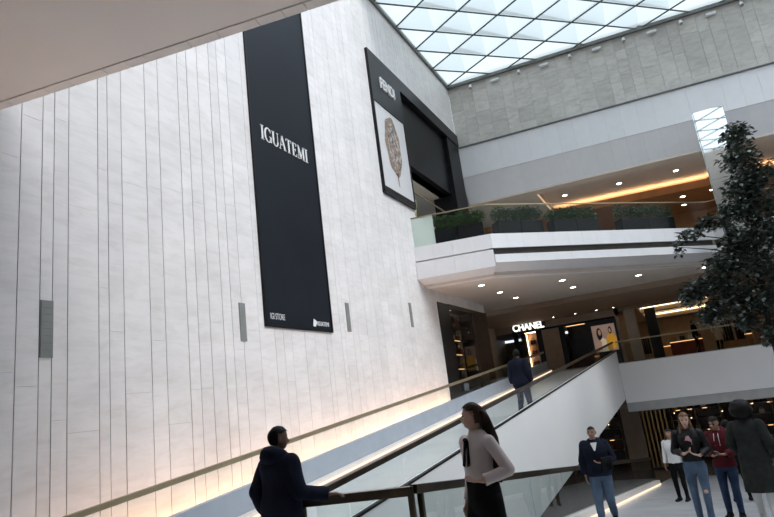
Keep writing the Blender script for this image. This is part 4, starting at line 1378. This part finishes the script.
for c, r, n in masses:
    leaves(mb, c, r, int(n * 1.15), 0.17, rnd, two=True)
mb.build('foliage', ['leaf_dark', 'leaf_grey'], tr, kind='stuff')
tv = [Vector(t) for t in trunk]
for c, r, n in masses[1:-1]:
    c = Vector(c)
    z = max(1.2, c.z - 0.8)
    k = max(i for i in range(len(tv)) if tv[i].z <= z)
    a, b = tv[k], tv[min(k + 1, len(tv) - 1)]
    t = (z - a.z) / max(1e-3, b.z - a.z)
    s_ = a.lerp(b, min(1, t))
    MB().tube([s_, s_.lerp(c, 0.5) + Vector((0, 0, 0.12)), c], [0.028, 0.02, 0.008], 6).build('branch', 'bark', tr)

# ================================================================== PEOPLE
BONES_R = {}


def seg_dist(V, a, b, ra, rb):
    a, b = np.array(a), np.array(b)
    d = b - a
    t = np.clip(((V - a) @ d) / max(1e-9, d @ d), 0, 1)
    return np.linalg.norm(V - (a + t[:, None] * d), axis=1) - (ra + (rb - ra) * t), t


def person(label, loc, az, H, pose=None, wear=None, skin='skin_tan', build=1.0, hair=('short', 'hair_black'), face=False, head=(0, 0), lean=0.0, voxel=0.0115):
    """local frame: x = the person's right, y = forwards, z = up; az = heading from +Y towards +X"""
    S = H / 1.75
    J = dict(shR=(0.172, -0.01, 1.405), elR=(0.235, -0.03, 1.14), wrR=(0.245, 0.05, 0.90), shL=(-0.172, -0.01, 1.405), elL=(-0.235, -0.03, 1.14), wrL=(-0.245, 0.05, 0.90),
             hipR=(0.09, 0, 0.90), knR=(0.10, 0.03, 0.50), anR=(0.10, -0.02, 0.09), hipL=(-0.09, 0, 0.90), knL=(-0.10, 0.03, 0.50), anL=(-0.10, -0.02, 0.09),
             hdR=None, hdL=None)
    J.update(pose or {})
    J = {k: (Vector(p_) if p_ is not None else None) for k, p_ in J.items()}
    bw = build

    def sh(p_):      # forward lean above the hips
        p_ = Vector(p_)
        return Vector((p_.x, p_.y + lean * max(0, p_.z - 0.95), p_.z))
    mb = MB()
    rings = [(0.80, .11, .085, 0), (0.86, .155, .11, 0), (0.92, .168, .120, 0), (1.00, .156, .110, .0), (1.09, .138, .100, .005), (1.18, .146, .105, .01), (1.28, .162, .115, .01),
             (1.36, .170, .112, .0), (1.41, .158, .094, -.01), (1.45, .115, .076, -.012), (1.475, .078, .064, -.012), (1.50, .06, .055, -.01)]
    n = 18
    base = 0
    tv_ = []
    for z, rx, ry, yo in rings:
        for k in range(n):
            t = 2 * math.pi * k / n
            cx_, sy_ = math.cos(t), math.sin(t)
            tv_.append(sh((rx * bw * math.copysign(abs(cx_) ** 0.85, cx_), yo + ry * bw * math.copysign(abs(sy_) ** 0.85, sy_), z)))
    fc = [[i * n + k, i * n + (k + 1) % n, (i + 1) * n + (k + 1) % n, (i + 1) * n + k] for i in range(len(rings) - 1) for k in range(n)]
    fc += [list(range(n))[::-1], [(len(rings) - 1) * n + k for k in range(n)]]
    mb.add(tv_, fc)
    SEG = []

    def cap(nm, p_, r0, q_, r1):
        mb.capsule(p_, r0, q_, r1)
        SEG.append((nm, p_, q_, r0, r1))
    SEG.append(('torso', sh((0, 0, 0.86)), sh((0, 0, 1.36)), 0.14, 0.15))
    SEG.append(('torso', sh((-0.13, 0, 1.41)), sh((0.13, 0, 1.41)), 0.07, 0.07))
    for s_ in 'RL':
        sg = 1 if s_ == 'R' else -1
        shd, el, wr = sh(J['sh' + s_]), sh(J['el' + s_]), sh(J['wr' + s_])
        if (pose or {}).get('abs' + s_):
            el, wr = J['el' + s_], J['wr' + s_]
        cap('uarm' + s_, shd, 0.055 * bw, el, 0.043 * bw)
        cap('farm' + s_, el, 0.043 * bw, wr, 0.028)
        d = (J['hd' + s_] if J['hd' + s_] is not None else (wr - el)).normalized()
        side = Vector((0, 1, 0)) - d * d.y
        if side.length < 0.3:
            side = Vector((0, 0, 1)) - d * d.z
        side.normalize()                                     # towards the thumb
        pn = d.cross(side) * sg                              # palm normal, towards the body
        palm = wr + d * 0.085
        for w in (-0.026, -0.009, 0.009, 0.026):
            mb.capsule(wr + side * w * 0.7, 0.017, palm + side * w, 0.013, 8)
        SEG.append(('hand' + s_, wr + d * 0.02, wr + d * 0.16, 0.035, 0.03))
        for w, L in ((0.030, .070), (0.010, .080), (-0.010, .075), (-0.029, .058)):
            f0 = palm + side * w
            f1 = f0 + d * (L * 0.55) + pn * (-0.012)
            f2 = f1 + d * (L * 0.42) + pn * (-0.030)
            mb.capsule(f0, 0.0105, f1, 0.0095, 7)
            mb.capsule(f1, 0.0095, f2, 0.0085, 7)
        t0 = wr + d * 0.03 + side * 0.022
        t1 = t0 + d * 0.035 + side * 0.030 - pn * 0.008
        t2 = t1 + d * 0.032 + side * 0.008 - pn * 0.012
        mb.capsule(t0, 0.013, t1, 0.011, 7)
        mb.capsule(t1, 0.011, t2, 0.009, 7)
        hp, kn, an = J['hip' + s_], J['kn' + s_], J['an' + s_]
        cap('thigh' + s_, hp, 0.088 * bw, kn, 0.058 * bw)
        cap('shin' + s_, kn, 0.056 * bw, an, 0.038)
        calf = kn.lerp(an, 0.3)
        mb.capsule(calf + Vector((0, -0.018, 0.06)), 0.045 * bw, calf + Vector((0, -0.018, -0.08)), 0.040)
        toe = (an.x + 0.02 * sg, an.y + 0.17, max(0.035, an.z - 0.055))
        cap('foot' + s_, an + Vector((0, -0.045, -0.045)), 0.038, toe, 0.032)
        mb.capsule(an, 0.04, an + Vector((0, 0.06, -0.04)), 0.038)
    # head: turned about the neck
    nk = sh((0, -0.01, 1.47))
    hr = Matrix.Rotation(R(-head[0]), 3, 'Z') @ Matrix.Rotation(R(head[1]), 3, 'X')

    def hd(p_):
        return nk + Vector((0, 0.012, 0.06)) + hr @ Vector(p_)
    cap('neck', nk - Vector((0, 0, 0.03)), 0.056, nk + Vector((0, 0.012, 0.09)), 0.050)
    mb.ellipsoid(hd((0, 0.005, 0.122)), (0.074, 0.096, 0.098), 18, 12, hr)
    mb.ellipsoid(hd((0, 0.040, 0.070)), (0.058, 0.062, 0.075), 16, 10, hr)
    mb.ellipsoid(hd((0, 0.062, 0.022)), (0.030, 0.030, 0.022), 10, 8, hr)           # chin
    mb.capsule(hd((0, 0.095, 0.112)), 0.009, hd((0, 0.116, 0.080)), 0.014, 8)      # nose
    for s_ in (-1, 1):
        mb.ellipsoid(hd((0.074 * s_, 0.0, 0.098)), (0.012, 0.022, 0.034), 8, 6, hr)
        mb.ellipsoid(hd((0.040 * s_, 0.070, 0.082)), (0.022, 0.020, 0.022), 8, 6, hr)
    SEG.append(('head', hd((0, 0.01, 0.06)), hd((0, 0.005, 0.13)), 0.075, 0.09))
    ca, sa = math.cos(az), math.sin(az)

    def tow(V):      # local -> world array
        V = np.asarray(V) * S
        return np.stack([loc[0] + V[:, 0] * ca + V[:, 1] * sa, loc[1] - V[:, 0] * sa + V[:, 1] * ca, loc[2] + V[:, 2]], 1)
    # fuse into one continuous skin
    me = bpy.data.meshes.new('body')
    me.from_pydata(mb.v, [], mb.f)
    ob = bpy.data.objects.new('body_tmp', me)
    COL.objects.link(ob)
    md = ob.modifiers.new('fuse', 'REMESH')
    md.mode = 'VOXEL'
    md.voxel_size = voxel
    ms_ = ob.modifiers.new('soft', 'SMOOTH')
    ms_.factor = 0.5
    ms_.iterations = 2
    ev = ob.evaluated_get(bpy.context.evaluated_depsgraph_get())
    m2 = bpy.data.meshes.new_from_object(ev)
    nv = len(m2.vertices)
    V = np.empty(nv * 3)
    m2.vertices.foreach_get('co', V)
    V = V.reshape(-1, 3)
    NN = np.empty(nv * 3)
    m2.vertex_normals.foreach_get('vector', NN)
    NN = NN.reshape(-1, 3)
    F = [tuple(p_.vertices) for p_ in m2.polygons]
    bpy.data.objects.remove(ob)
    bpy.data.meshes.remove(m2)
    bpy.data.meshes.remove(me)
    D = []
    Tt = []
    for nm, a, b, ra, rb in SEG:
        d_, t_ = seg_dist(V, a, b, ra, rb)
        D.append(d_)
        Tt.append(t_)
    idx = np.argmin(np.array(D), 0)
    T = np.array(Tt)[idx, np.arange(nv)]
    names = np.array([s_[0] for s_ in SEG])[idx]
    root = empty('person', loc, label, 'person')
    FA = np.array([f for f in F if len(f) == 4])

    def mesh(nm, vv, ff, m, smooth=True, parent=root):
        b_ = MB()
        b_.v = [tuple(p_) for p_ in tow(vv)]
        b_.f = [list(f) for f in ff]
        b_.m = [0] * len(b_.f)
        return b_.build(nm, m, parent, smooth)
    hidden = np.zeros(nv, bool)

    def garment(nm, mask, off, m, wr_=0.006, freq=9.0, seed=0.0, flare=None):
        keep = mask[FA].all(1)
        fa = FA[keep]
        if not len(fa):
            return None
        used = np.unique(fa)
        mp = -np.ones(nv, int)
        mp[used] = np.arange(len(used))
        vv = V[used].copy()
        o_ = off if np.isscalar(off) else off[used]
        if np.isscalar(o_):
            o_ = np.full(len(used), o_)
        nz_ = np.array([noise.noise(Vector((p_[0] * freq + seed, p_[1] * freq, p_[2] * freq * 0.55))) for p_ in vv])
        vv += NN[used] * (o_ + wr_ * nz_)[:, None]
        if flare is not None:
            vv = flare(vv)
        return mesh(nm, vv, mp[fa], m)

    def isn(*ks):
        r_ = np.zeros(nv, bool)
        for k in ks:
            r_ |= np.char.startswith(names, k)
        return r_
    W = dict(top='cloth_navy', top_off=0.018, top_z=0.90, bottom='cloth_black', bot_off=0.010, sleeve=0.93, shoe='cloth_black', bot_top=1.02, leg_flare=0.0)
    W.update(wear or {})
    mesh('body', V, F, skin)
    zl = V[:, 2]
    torso = isn('torso')
    arms = isn('uarm') | (isn('farm') & (T < W['sleeve']))
    neckm = isn('neck') & (T < W.get('collar', 0.30))
    # shoes
    for s_ in 'RL':
        garment('shoe', isn('foot' + s_) | (isn('shin' + s_) & (T > 0.93)), 0.010, W['shoe'], 0.0)
    legs = (torso & (zl < W['bot_top'])) | isn('thigh') | (isn('shin') & (T < 0.97))
    if W['leg_flare']:
        lo_ = W['bot_off'] + W['leg_flare'] * np.clip((0.8 - zl) / 0.7, 0, 1)
    else:
        lo_ = W['bot_off']
    garment('trousers', legs, lo_, W['bottom'], 0.008, 11, 3.0)
    topm = (torso & (zl > W['top_z'])) | arms | neckm | (isn('thigh') & (zl > W['top_z']))
    garment('top', topm, max(W['top_off'], W['bot_off'] + 0.014) if not W.get('tucked') else W['top_off'], W['top'], W.get('wrinkle', 0.010), 8, 7.0)

    def loft(nm, rings_, m, seg_=22, closed=True, jit=0.0, fr=6.0):
        vv, ff = [], []
        for i, (cx_, cy_, cz_, rx, ry) in enumerate(rings_):
            for k in range(seg_):
                t = 2 * math.pi * k / seg_
                w = 1 + jit * noise.noise(Vector((math.cos(t) * fr, math.sin(t) * fr, cz_ * 3)))
                vv.append((cx_ + rx * w * math.cos(t), cy_ + ry * w * math.sin(t), cz_))
        for i in range(len(rings_) - 1):
            for k in range(seg_):
                ff.append((i * seg_ + k, i * seg_ + (k + 1) % seg_, (i + 1) * seg_ + (k + 1) % seg_, (i + 1) * seg_ + k))
        if closed:
            ff += [tuple(range(seg_))[::-1], tuple((len(rings_) - 1) * seg_ + k for k in range(seg_))]
        return mesh(nm, np.array(vv), ff, m)
    # hair
    kind, hm = hair
    HI = np.array(hr.inverted())
    hc = np.array(hd((0, 0, 0)))
    HL = (V - hc) @ HI.T
    hmask = (names == 'head') | (names == 'neck')
    if kind in ('short', 'long', 'cropped'):
        cap_m = hmask & ((HL[:, 2] > 0.150 - 0.35 * np.clip(HL[:, 1], -1, 0.0) * -1) | (HL[:, 1] < -0.005) & (HL[:, 2] > 0.045)) & ~((HL[:, 1] > 0.05) & (HL[:, 2] < 0.165))
        garment('hair', cap_m, {'short': 0.012, 'long': 0.014, 'cropped': 0.004}[kind], hm, 0.006, 30)
    if kind == 'afro':
        vv, ff = [], []
        nu, nvv = 26, 18
        for j in range(nvv + 1):
            ph = math.pi * j / nvv
            for i in range(nu):
                th = 2 * math.pi * i / nu
                dd = Vector((math.sin(ph) * math.cos(th), math.sin(ph) * math.sin(th), math.cos(ph)))
                r_ = 0.165 * (1 + 0.10 * noise.noise(dd * 4.0) + 0.07 * noise.noise(dd * 11.0))
                vv.append(tuple(hd((0, -0.05, 0.135)) + hr @ Vector((dd.x * r_ * 1.02, dd.y * r_ * 0.80, dd.z * r_ * 0.95))))
        for j in range(nvv):
            for i in range(nu):
                ff.append((j * nu + i, (j + 1) * nu + i, (j + 1) * nu + (i + 1) % nu, j * nu + (i + 1) % nu))
        mesh('hair', np.array(vv), ff, hm)
    if kind == 'long':
        sx = W.get('hair_side', 0.0)
        pts = [((0, -0.06, 0.15), 0.070, 0.050), ((0, -0.085, 0.08), 0.085, 0.045), ((0.03 * sx, -0.085, 0.0), 0.090, 0.045), ((0.10 * sx, -0.075, -0.10), 0.085, 0.042),
               ((0.14 * sx, -0.06, -0.20), 0.075, 0.040), ((0.16 * sx, -0.05, -0.36), 0.065, 0.036), ((0.17 * sx, -0.045, -0.48), 0.025, 0.02)]
        rg = []
        for p_, rx, ry in pts:
            q_ = hd(p_) if p_[2] > 0.02 else hd((0, 0, 0)) + Vector((p_[0], p_[1] - 0.03, p_[2]))
            rg.append((q_.x, q_.y, q_.z, rx, ry))
        loft('hair_length', rg, hm, jit=0.12, fr=3.0)
        if W.get('hair_front'):
            for s_ in (-1, 1):
                rg = []
                for p_, rx, ry in (((0.068 * s_, 0.02, 0.13), 0.016, 0.035), ((0.076 * s_, 0.03, 0.04), 0.018, 0.036), ((0.085 * s_, 0.04, -0.05), 0.026, 0.032), ((0.085 * s_, 0.055, -0.16), 0.026, 0.026), ((0.08 * s_, 0.06, -0.24), 0.010, 0.010)):
                    q_ = hd(p_)
                    rg.append((q_.x, q_.y, q_.z, rx, ry))
                loft('hair_lock', rg, hm, 12)
    if face:
        for s_ in (-1, 1):
            b_ = MB().ellipsoid(hd((0.031 * s_, 0.090, 0.112)), (0.013, 0.010, 0.007), 8, 6, hr)
            mesh('eye', np.array(b_.v), b_.f, 'eye_dark')
            b_ = MB().ellipsoid(hd((0.032 * s_, 0.094, 0.131)), (0.019, 0.007, 0.004), 8, 6, hr)
            mesh('eyebrow', np.array(b_.v), b_.f, hm)
        b_ = MB().ellipsoid(hd((0, 0.097, 0.050)), (0.023, 0.008, 0.007), 8, 6, hr)
        mesh('mouth', np.array(b_.v), b_.f, 'lip')
    # extras ------------------------------------------------------
    if W.get('coat_skirt'):
        zb, m = W['coat_skirt']
        rg = [(0, lean * 0.1, 1.06, 0.175, 0.135), (0, 0, 0.94, 0.20, 0.155), (0, 0, 0.80, 0.215, 0.165), (0, 0, 0.65, 0.225, 0.175), (0, 0, zb + 0.1, 0.235, 0.185), (0, 0, zb, 0.235, 0.185)]
        loft('coat_skirt', rg, m, 28, closed=False, jit=0.06, fr=2.2)
    if W.get('hood'):
        c_ = sh((0, -0.055, 1.475))
        rg = []
        vv, ff = [], []
        nu, nvv = 20, 10
        for i in range(nu):
            a = 2 * math.pi * i / nu
            back = 0.5 - 0.5 * math.sin(a)
            cx_, cy_ = 0.088 * math.cos(a), 0.075 * math.sin(a)
            hs_ = float(W['hood'])
            rr_ = (0.034 + 0.030 * back) * hs_
            for k in range(nvv):
                t = 2 * math.pi * k / nvv
                vv.append((c_.x + cx_ + math.cos(a) * rr_ * math.cos(t), c_.y + 0.02 + cy_ + math.sin(a) * rr_ * math.cos(t), c_.z + rr_ * 1.25 * math.sin(t) - 0.03 * (1 - back) + 0.005))
        for i in range(nu):
            for k in range(nvv):
                ff.append((i * nvv + k, ((i + 1) % nu) * nvv + k, ((i + 1) % nu) * nvv + (k + 1) % nvv, i * nvv + (k + 1) % nvv))
        mesh('hood', np.array(vv), ff, W['top'])
    if W.get('collar_m'):
        c_ = sh((0, -0.005, 1.475))
        cs_ = 1 + (bw - 1) * 0.8
        rg = [(c_.x, c_.y, c_.z + z, rx * cs_, ry * cs_) for z, rx, ry in ((-0.035, 0.096, 0.085), (0.01, 0.074, 0.072), (0.045, 0.068, 0.066), (0.03, 0.062, 0.060))]
        loft('collar', rg, W['collar_m'], 20, closed=False)
    if W.get('vneck'):
        y_ = 0.118 * bw + 0.022
        q_ = [sh((-0.06, 0.085 * bw + 0.025, 1.46)), sh((0.06, 0.085 * bw + 0.025, 1.46)), sh((0.012, y_ + 0.03, 1.32)), sh((-0.012, y_ + 0.03, 1.32))]
        vv = [tuple(p_) for p_ in q_] + [tuple(p_ + Vector((0, -0.03, 0))) for p_ in q_]
        mesh('shirt_front', np.array(vv), [(0, 1, 2, 3), (7, 6, 5, 4), (0, 4, 5, 1), (1, 5, 6, 2), (2, 6, 7, 3), (3, 7, 4, 0)], W['vneck'], False)
    if W.get('ribbon'):
        y_ = 0.137
        for s_ in (-1, 1):
            vv = [sh((0.004 * s_, y_ - 0.03, 1.43)), sh((0.030 * s_, y_ - 0.025, 1.43)), sh((0.050 * s_, y_ + 0.008, 1.22)), sh((0.020 * s_, y_ + 0.012, 1.21))]
            vv = [tuple(p_) for p_ in vv] + [tuple(p_ + Vector((0, 0.012, 0))) for p_ in vv]
            mesh('ribbon', np.array(vv), [(3, 2, 1, 0), (4, 5, 6, 7), (0, 1, 5, 4), (1, 2, 6, 5), (2, 3, 7, 6), (3, 0, 4, 7)], W['ribbon'], False)
        b_ = MB().ellipsoid(sh((0, y_ - 0.012, 1.435)), (0.03, 0.018, 0.022), 10, 7)
        mesh('ribbon_knot', np.array(b_.v), b_.f, W['ribbon'])
    if W.get('print'):
        b_ = MB()
        pts = [(-0.05, 1.25), (0.04, 1.24), (0.055, 1.30), (0.02, 1.38), (-0.02, 1.39), (-0.055, 1.32)]
        y_ = 0.142
        b_.add([sh((a, y_, z)) for a, z in pts] + [sh((a, y_ - 0.02, z)) for a, z in pts], [(5, 4, 3, 2, 1, 0)] + [(i, (i + 1) % 6, 6 + (i + 1) % 6, 6 + i) for i in range(6)])
        mesh('shirt_print', np.array(b_.v), b_.f, W['print'], False)
    if W.get('cord'):
        for s_ in (-1, 1):
            b_ = MB().tube([sh((0.035 * s_, 0.105, 1.45)), sh((0.04 * s_, 0.142, 1.36)), sh((0.042 * s_, 0.148, 1.24))], 0.006, 6)
            mesh('hood_cord', np.array(b_.v), b_.f, 'cloth_white')
    if W.get('knee_tear'):
        kn = J['kn' + W['knee_tear']]
        b_ = MB().ellipsoid(kn + Vector((0, 0.060, 0.02)), (0.035, 0.022, 0.03), 10, 7)
        mesh('knee_tear', np.array(b_.v), b_.f, skin)
    tow1 = lambda p_: Vector(tow(np.array([tuple(p_)]))[0])
    return root, tow1, J


# man in the foreground, back to the viewer, forearm on the rail
man, tw, _ = person('man in a navy hooded top resting his arm on the bronze rail', (-3.715, 4.84, 0.0), R(6), 1.685,
                    pose=dict(shR=(0.165, -0.01, 1.385), shL=(-0.165, -0.01, 1.385), elR=(0.255, 0.0, 1.12), wrR=(0.38, 0.27, 1.045), hdR=(0.75, 0.55, -0.02), elL=(-0.27, -0.05, 1.14), wrL=(-0.25, 0.06, 0.93)),
                    wear=dict(top='cloth_navy', top_off=0.036, top_z=0.80, hood=1.25, wrinkle=0.030, bottom='cloth_black', sleeve=0.97), skin='skin_brown', hair=('short', 'hair_black'), head=(34, -6), build=1.13)
# woman walking left in a pale blouse
person('woman in a pale blouse with black ribbon, black trousers and long dark hair', (-1.80, 5.16, 0.0), R(214), 1.68,
       pose=dict(elR=(0.225, -0.05, 1.13), wrR=(0.235, 0.02, 0.88), elL=(-0.30, -0.07, 1.16), wrL=(-0.185, 0.13, 1.10), hdL=(0.75, 0.5, 0.0),
                 knR=(0.10, 0.10, 0.51), anR=(0.10, 0.16, 0.10), knL=(-0.09, -0.04, 0.50), anL=(-0.09, -0.22, 0.13)),
       wear=dict(top='cloth_blouse', top_off=0.018, top_z=1.02, tucked=True, bottom='cloth_black', bot_off=0.030, bot_top=1.08, leg_flare=0.035, ribbon='cloth_black', collar_m='cloth_blouse', wrinkle=0.014, sleeve=0.98, hair_side=-0.9),
       skin='skin_light', build=0.90, hair=('long', 'hair_brown'), face=True, head=(42, 2))
# man in the navy jumper on the downward ramp
Y_ = 11.3
sm, tw, J_ = person('man in a navy V neck jumper and jeans walking up the ramp', (-1.80, Y_, zd(Y_)), R(172), 1.62,
                    pose=dict(elR=(0.25, -0.02, 1.13), wrR=(0.25, 0.03, 0.87), elL=(-0.27, -0.05, 1.14), wrL=(-0.10, 0.22, 1.10), hdL=(0.9, 0.1, 0.1),
                              knR=(0.10, 0.08, 0.50), anR=(0.11, 0.10, 0.09), knL=(-0.10, 0.02, 0.50), anL=(-0.13, -0.16, 0.11)),
                    wear=dict(top='cloth_navy_knit', top_off=0.022, top_z=0.86, vneck='cloth_white', collar_m='cloth_white', bottom='denim', bot_off=0.022, sleeve=0.97, shoe='cloth_black'),
                    skin='skin_tan', hair=('cropped', 'hair_black'), face=True, head=(10, 0), build=1.24)
fb = empty('folded_jacket', tw((-0.16, 0.20, 0.98)), 'black folded jacket held against the man in the navy jumper', 'jacket')
b_ = MB()
gv_ = []
for k in range(9):                                  # cloth folded over the forearm, hanging in soft pleats
    t = k / 8
    x_ = -0.27 + 0.20 * t
    q_ = 0.012 * math.sin(9 * t)
    top_ = [(x_, 0.13 + 0.10 * t + q_, 1.20), (x_, 0.21 + 0.10 * t + q_, 1.18), (x_ + 0.01, 0.215 + 0.09 * t + q_, 0.98 - 0.03 * t), (x_, 0.17 + 0.09 * t + q_, 0.97 - 0.03 * t)]
    gv_ += [tw(p_) for p_ in top_]
fc_ = [(4 * k + i, 4 * k + (i + 1) % 4, 4 * k + 4 + (i + 1) % 4, 4 * k + 4 + i) for k in range(8) for i in range(4)] + [(3, 2, 1, 0), (32, 33, 34, 35)]
b_.add(gv_, fc_)
b_.build('cloth', 'cloth_black', fb, True)
# girl in the leather jacket
Y_ = 10.75
person('girl in a black leather jacket and ripped blue jeans', (-0.27, Y_, zd(Y_)), R(184), 1.67,
       pose=dict(elR=(0.25, 0.0, 1.15), wrR=(0.10, 0.20, 1.12), hdR=(-0.8, 0.3, 0.35), elL=(-0.25, 0.0, 1.15), wrL=(-0.13, 0.18, 1.08), hdL=(0.85, 0.3, 0.25),
                 knR=(0.09, 0.05, 0.50), anR=(0.09, 0.02, 0.09), knL=(-0.09, 0.10, 0.51), anL=(-0.08, 0.15, 0.09)),
       wear=dict(top='leather_jacket', top_off=0.026, top_z=0.98, bottom='denim', bot_off=0.010, print='cloth_pink', knee_tear='L', wrinkle=0.016, hair_front=True, sleeve=0.97, shoe='cloth_black'),
       skin='skin_light', build=0.92, hair=('long', 'hair_light_brown'), face=True, head=(-6, -6))
# maroon hoodie
Y_ = 11.7
rd, tw, _ = person('person in a maroon hoodie and dark jeans looking down at a phone', (0.16, Y_, zd(Y_)), R(196), 1.62,
                   pose=dict(elR=(0.25, 0.0, 1.13), wrR=(0.09, 0.24, 1.08), hdR=(-0.75, 0.5, 0.2), elL=(-0.25, 0.0, 1.13), wrL=(-0.10, 0.24, 1.10), hdL=(0.75, 0.5, 0.15),
                             knR=(0.09, 0.06, 0.50), anR=(0.10, 0.03, 0.09), knL=(-0.09, 0.05, 0.50), anL=(-0.10, 0.06, 0.09)),
                   wear=dict(top='cloth_maroon', top_off=0.028, top_z=0.86, hood=True, cord=True, bottom='denim_dark', bot_off=0.012, sleeve=0.98, shoe='cloth_black', wrinkle=0.014),
                   skin='skin_tan', hair=('short', 'hair_black'), face=True, head=(8, -20), build=0.98)
ph = empty('phone', tw((0.0, 0.31, 1.12)), 'phone held by the person in the maroon hoodie', 'phone')
MB().bar(tw((-0.035, 0.33, 1.125)), tw((0.035, 0.33, 1.135)), 0.14, 0.010, up=(0.1, 0.5, 0.8)).build('case', 'leather_black', ph)
MB().bar(tw((-0.030, 0.325, 1.135)), tw((0.030, 0.325, 1.145)), 0.128, 0.004, up=(0.1, 0.5, 0.8)).build('screen', 'cream_goods', ph)
# long grey coat, round black hair, seen from behind
Y_ = 11.0
person('person in a long charcoal coat with round black hair seen from behind', (0.56, Y_, zd(Y_)), R(14), 1.73,
       pose=dict(elR=(0.27, -0.02, 1.14), wrR=(0.25, 0.08, 0.92), elL=(-0.26, 0.02, 1.15), wrL=(-0.20, 0.20, 1.0), knR=(0.10, 0.02, 0.50), anR=(0.11, -0.12, 0.10), anL=(-0.09, 0.10, 0.09)),
       wear=dict(top='cloth_charcoal', top_off=0.040, top_z=0.86, coat_skirt=(0.44, 'cloth_charcoal'), collar_m='cloth_red', bottom='cloth_white', bot_off=0.012, sleeve=0.97, wrinkle=0.015, shoe='cloth_white'),
       skin='skin_brown', hair=('afro', 'hair_black'), build=1.08)
# people further down
Y_ = 15.8
person('person in a white top and black trousers behind the girl in leather', (-0.78, Y_, zd(Y_)), R(200), 1.6, wear=dict(top='cloth_white', top_z=0.92, bottom='cloth_black'), skin='skin_tan', build=0.95, hair=('long', 'hair_black'), voxel=0.014)
Y_ = 15.0
person('person in black clothes walking between the hoodie and the charcoal coat', (0.40, Y_, zd(Y_)), R(20), 1.66, pose=dict(knR=(0.1, 0.08, 0.5), anR=(0.1, 0.16, 0.09), anL=(-0.1, -0.18, 0.12)), wear=dict(top='cloth_black', top_z=0.86, bottom='cloth_black', top_off=0.03), skin='skin_brown', hair=('short', 'hair_black'), voxel=0.014)
# man on the upward ramp
Y_ = 15.6
person('man in a dark coat walking up the ramp seen from behind', (-3.98, Y_, zu(Y_)), R(6), 1.76, pose=dict(knR=(0.1, 0.08, 0.5), anR=(0.1, 0.14, 0.10), anL=(-0.1, -0.16, 0.11)),
       wear=dict(top='cloth_navy_knit', top_off=0.045, top_z=0.80, bottom='denim_dark', bot_off=0.018, collar_m='cloth_navy_knit'), skin='skin_brown', hair=('short', 'hair_black'), build=1.1, voxel=0.013)
# upper floor figures
person('woman in a tan coat standing behind the upper balustrade', (1.5, 32.6, F2), R(150), 1.68, wear=dict(top='cloth_tan', top_z=0.8, top_off=0.03, coat_skirt=(0.5, 'cloth_tan'), bottom='cloth_black'), skin='skin_light', hair=('long', 'hair_light_brown'), build=0.95, voxel=0.016)
person('person in dark clothes behind the upper balustrade beside the tan coat', (0.55, 32.4, F2), R(100), 1.62, wear=dict(top='cloth_black', top_z=0.86, top_off=0.03, bottom='cloth_charcoal'), skin='skin_tan', hair=('short', 'hair_black'), voxel=0.016)
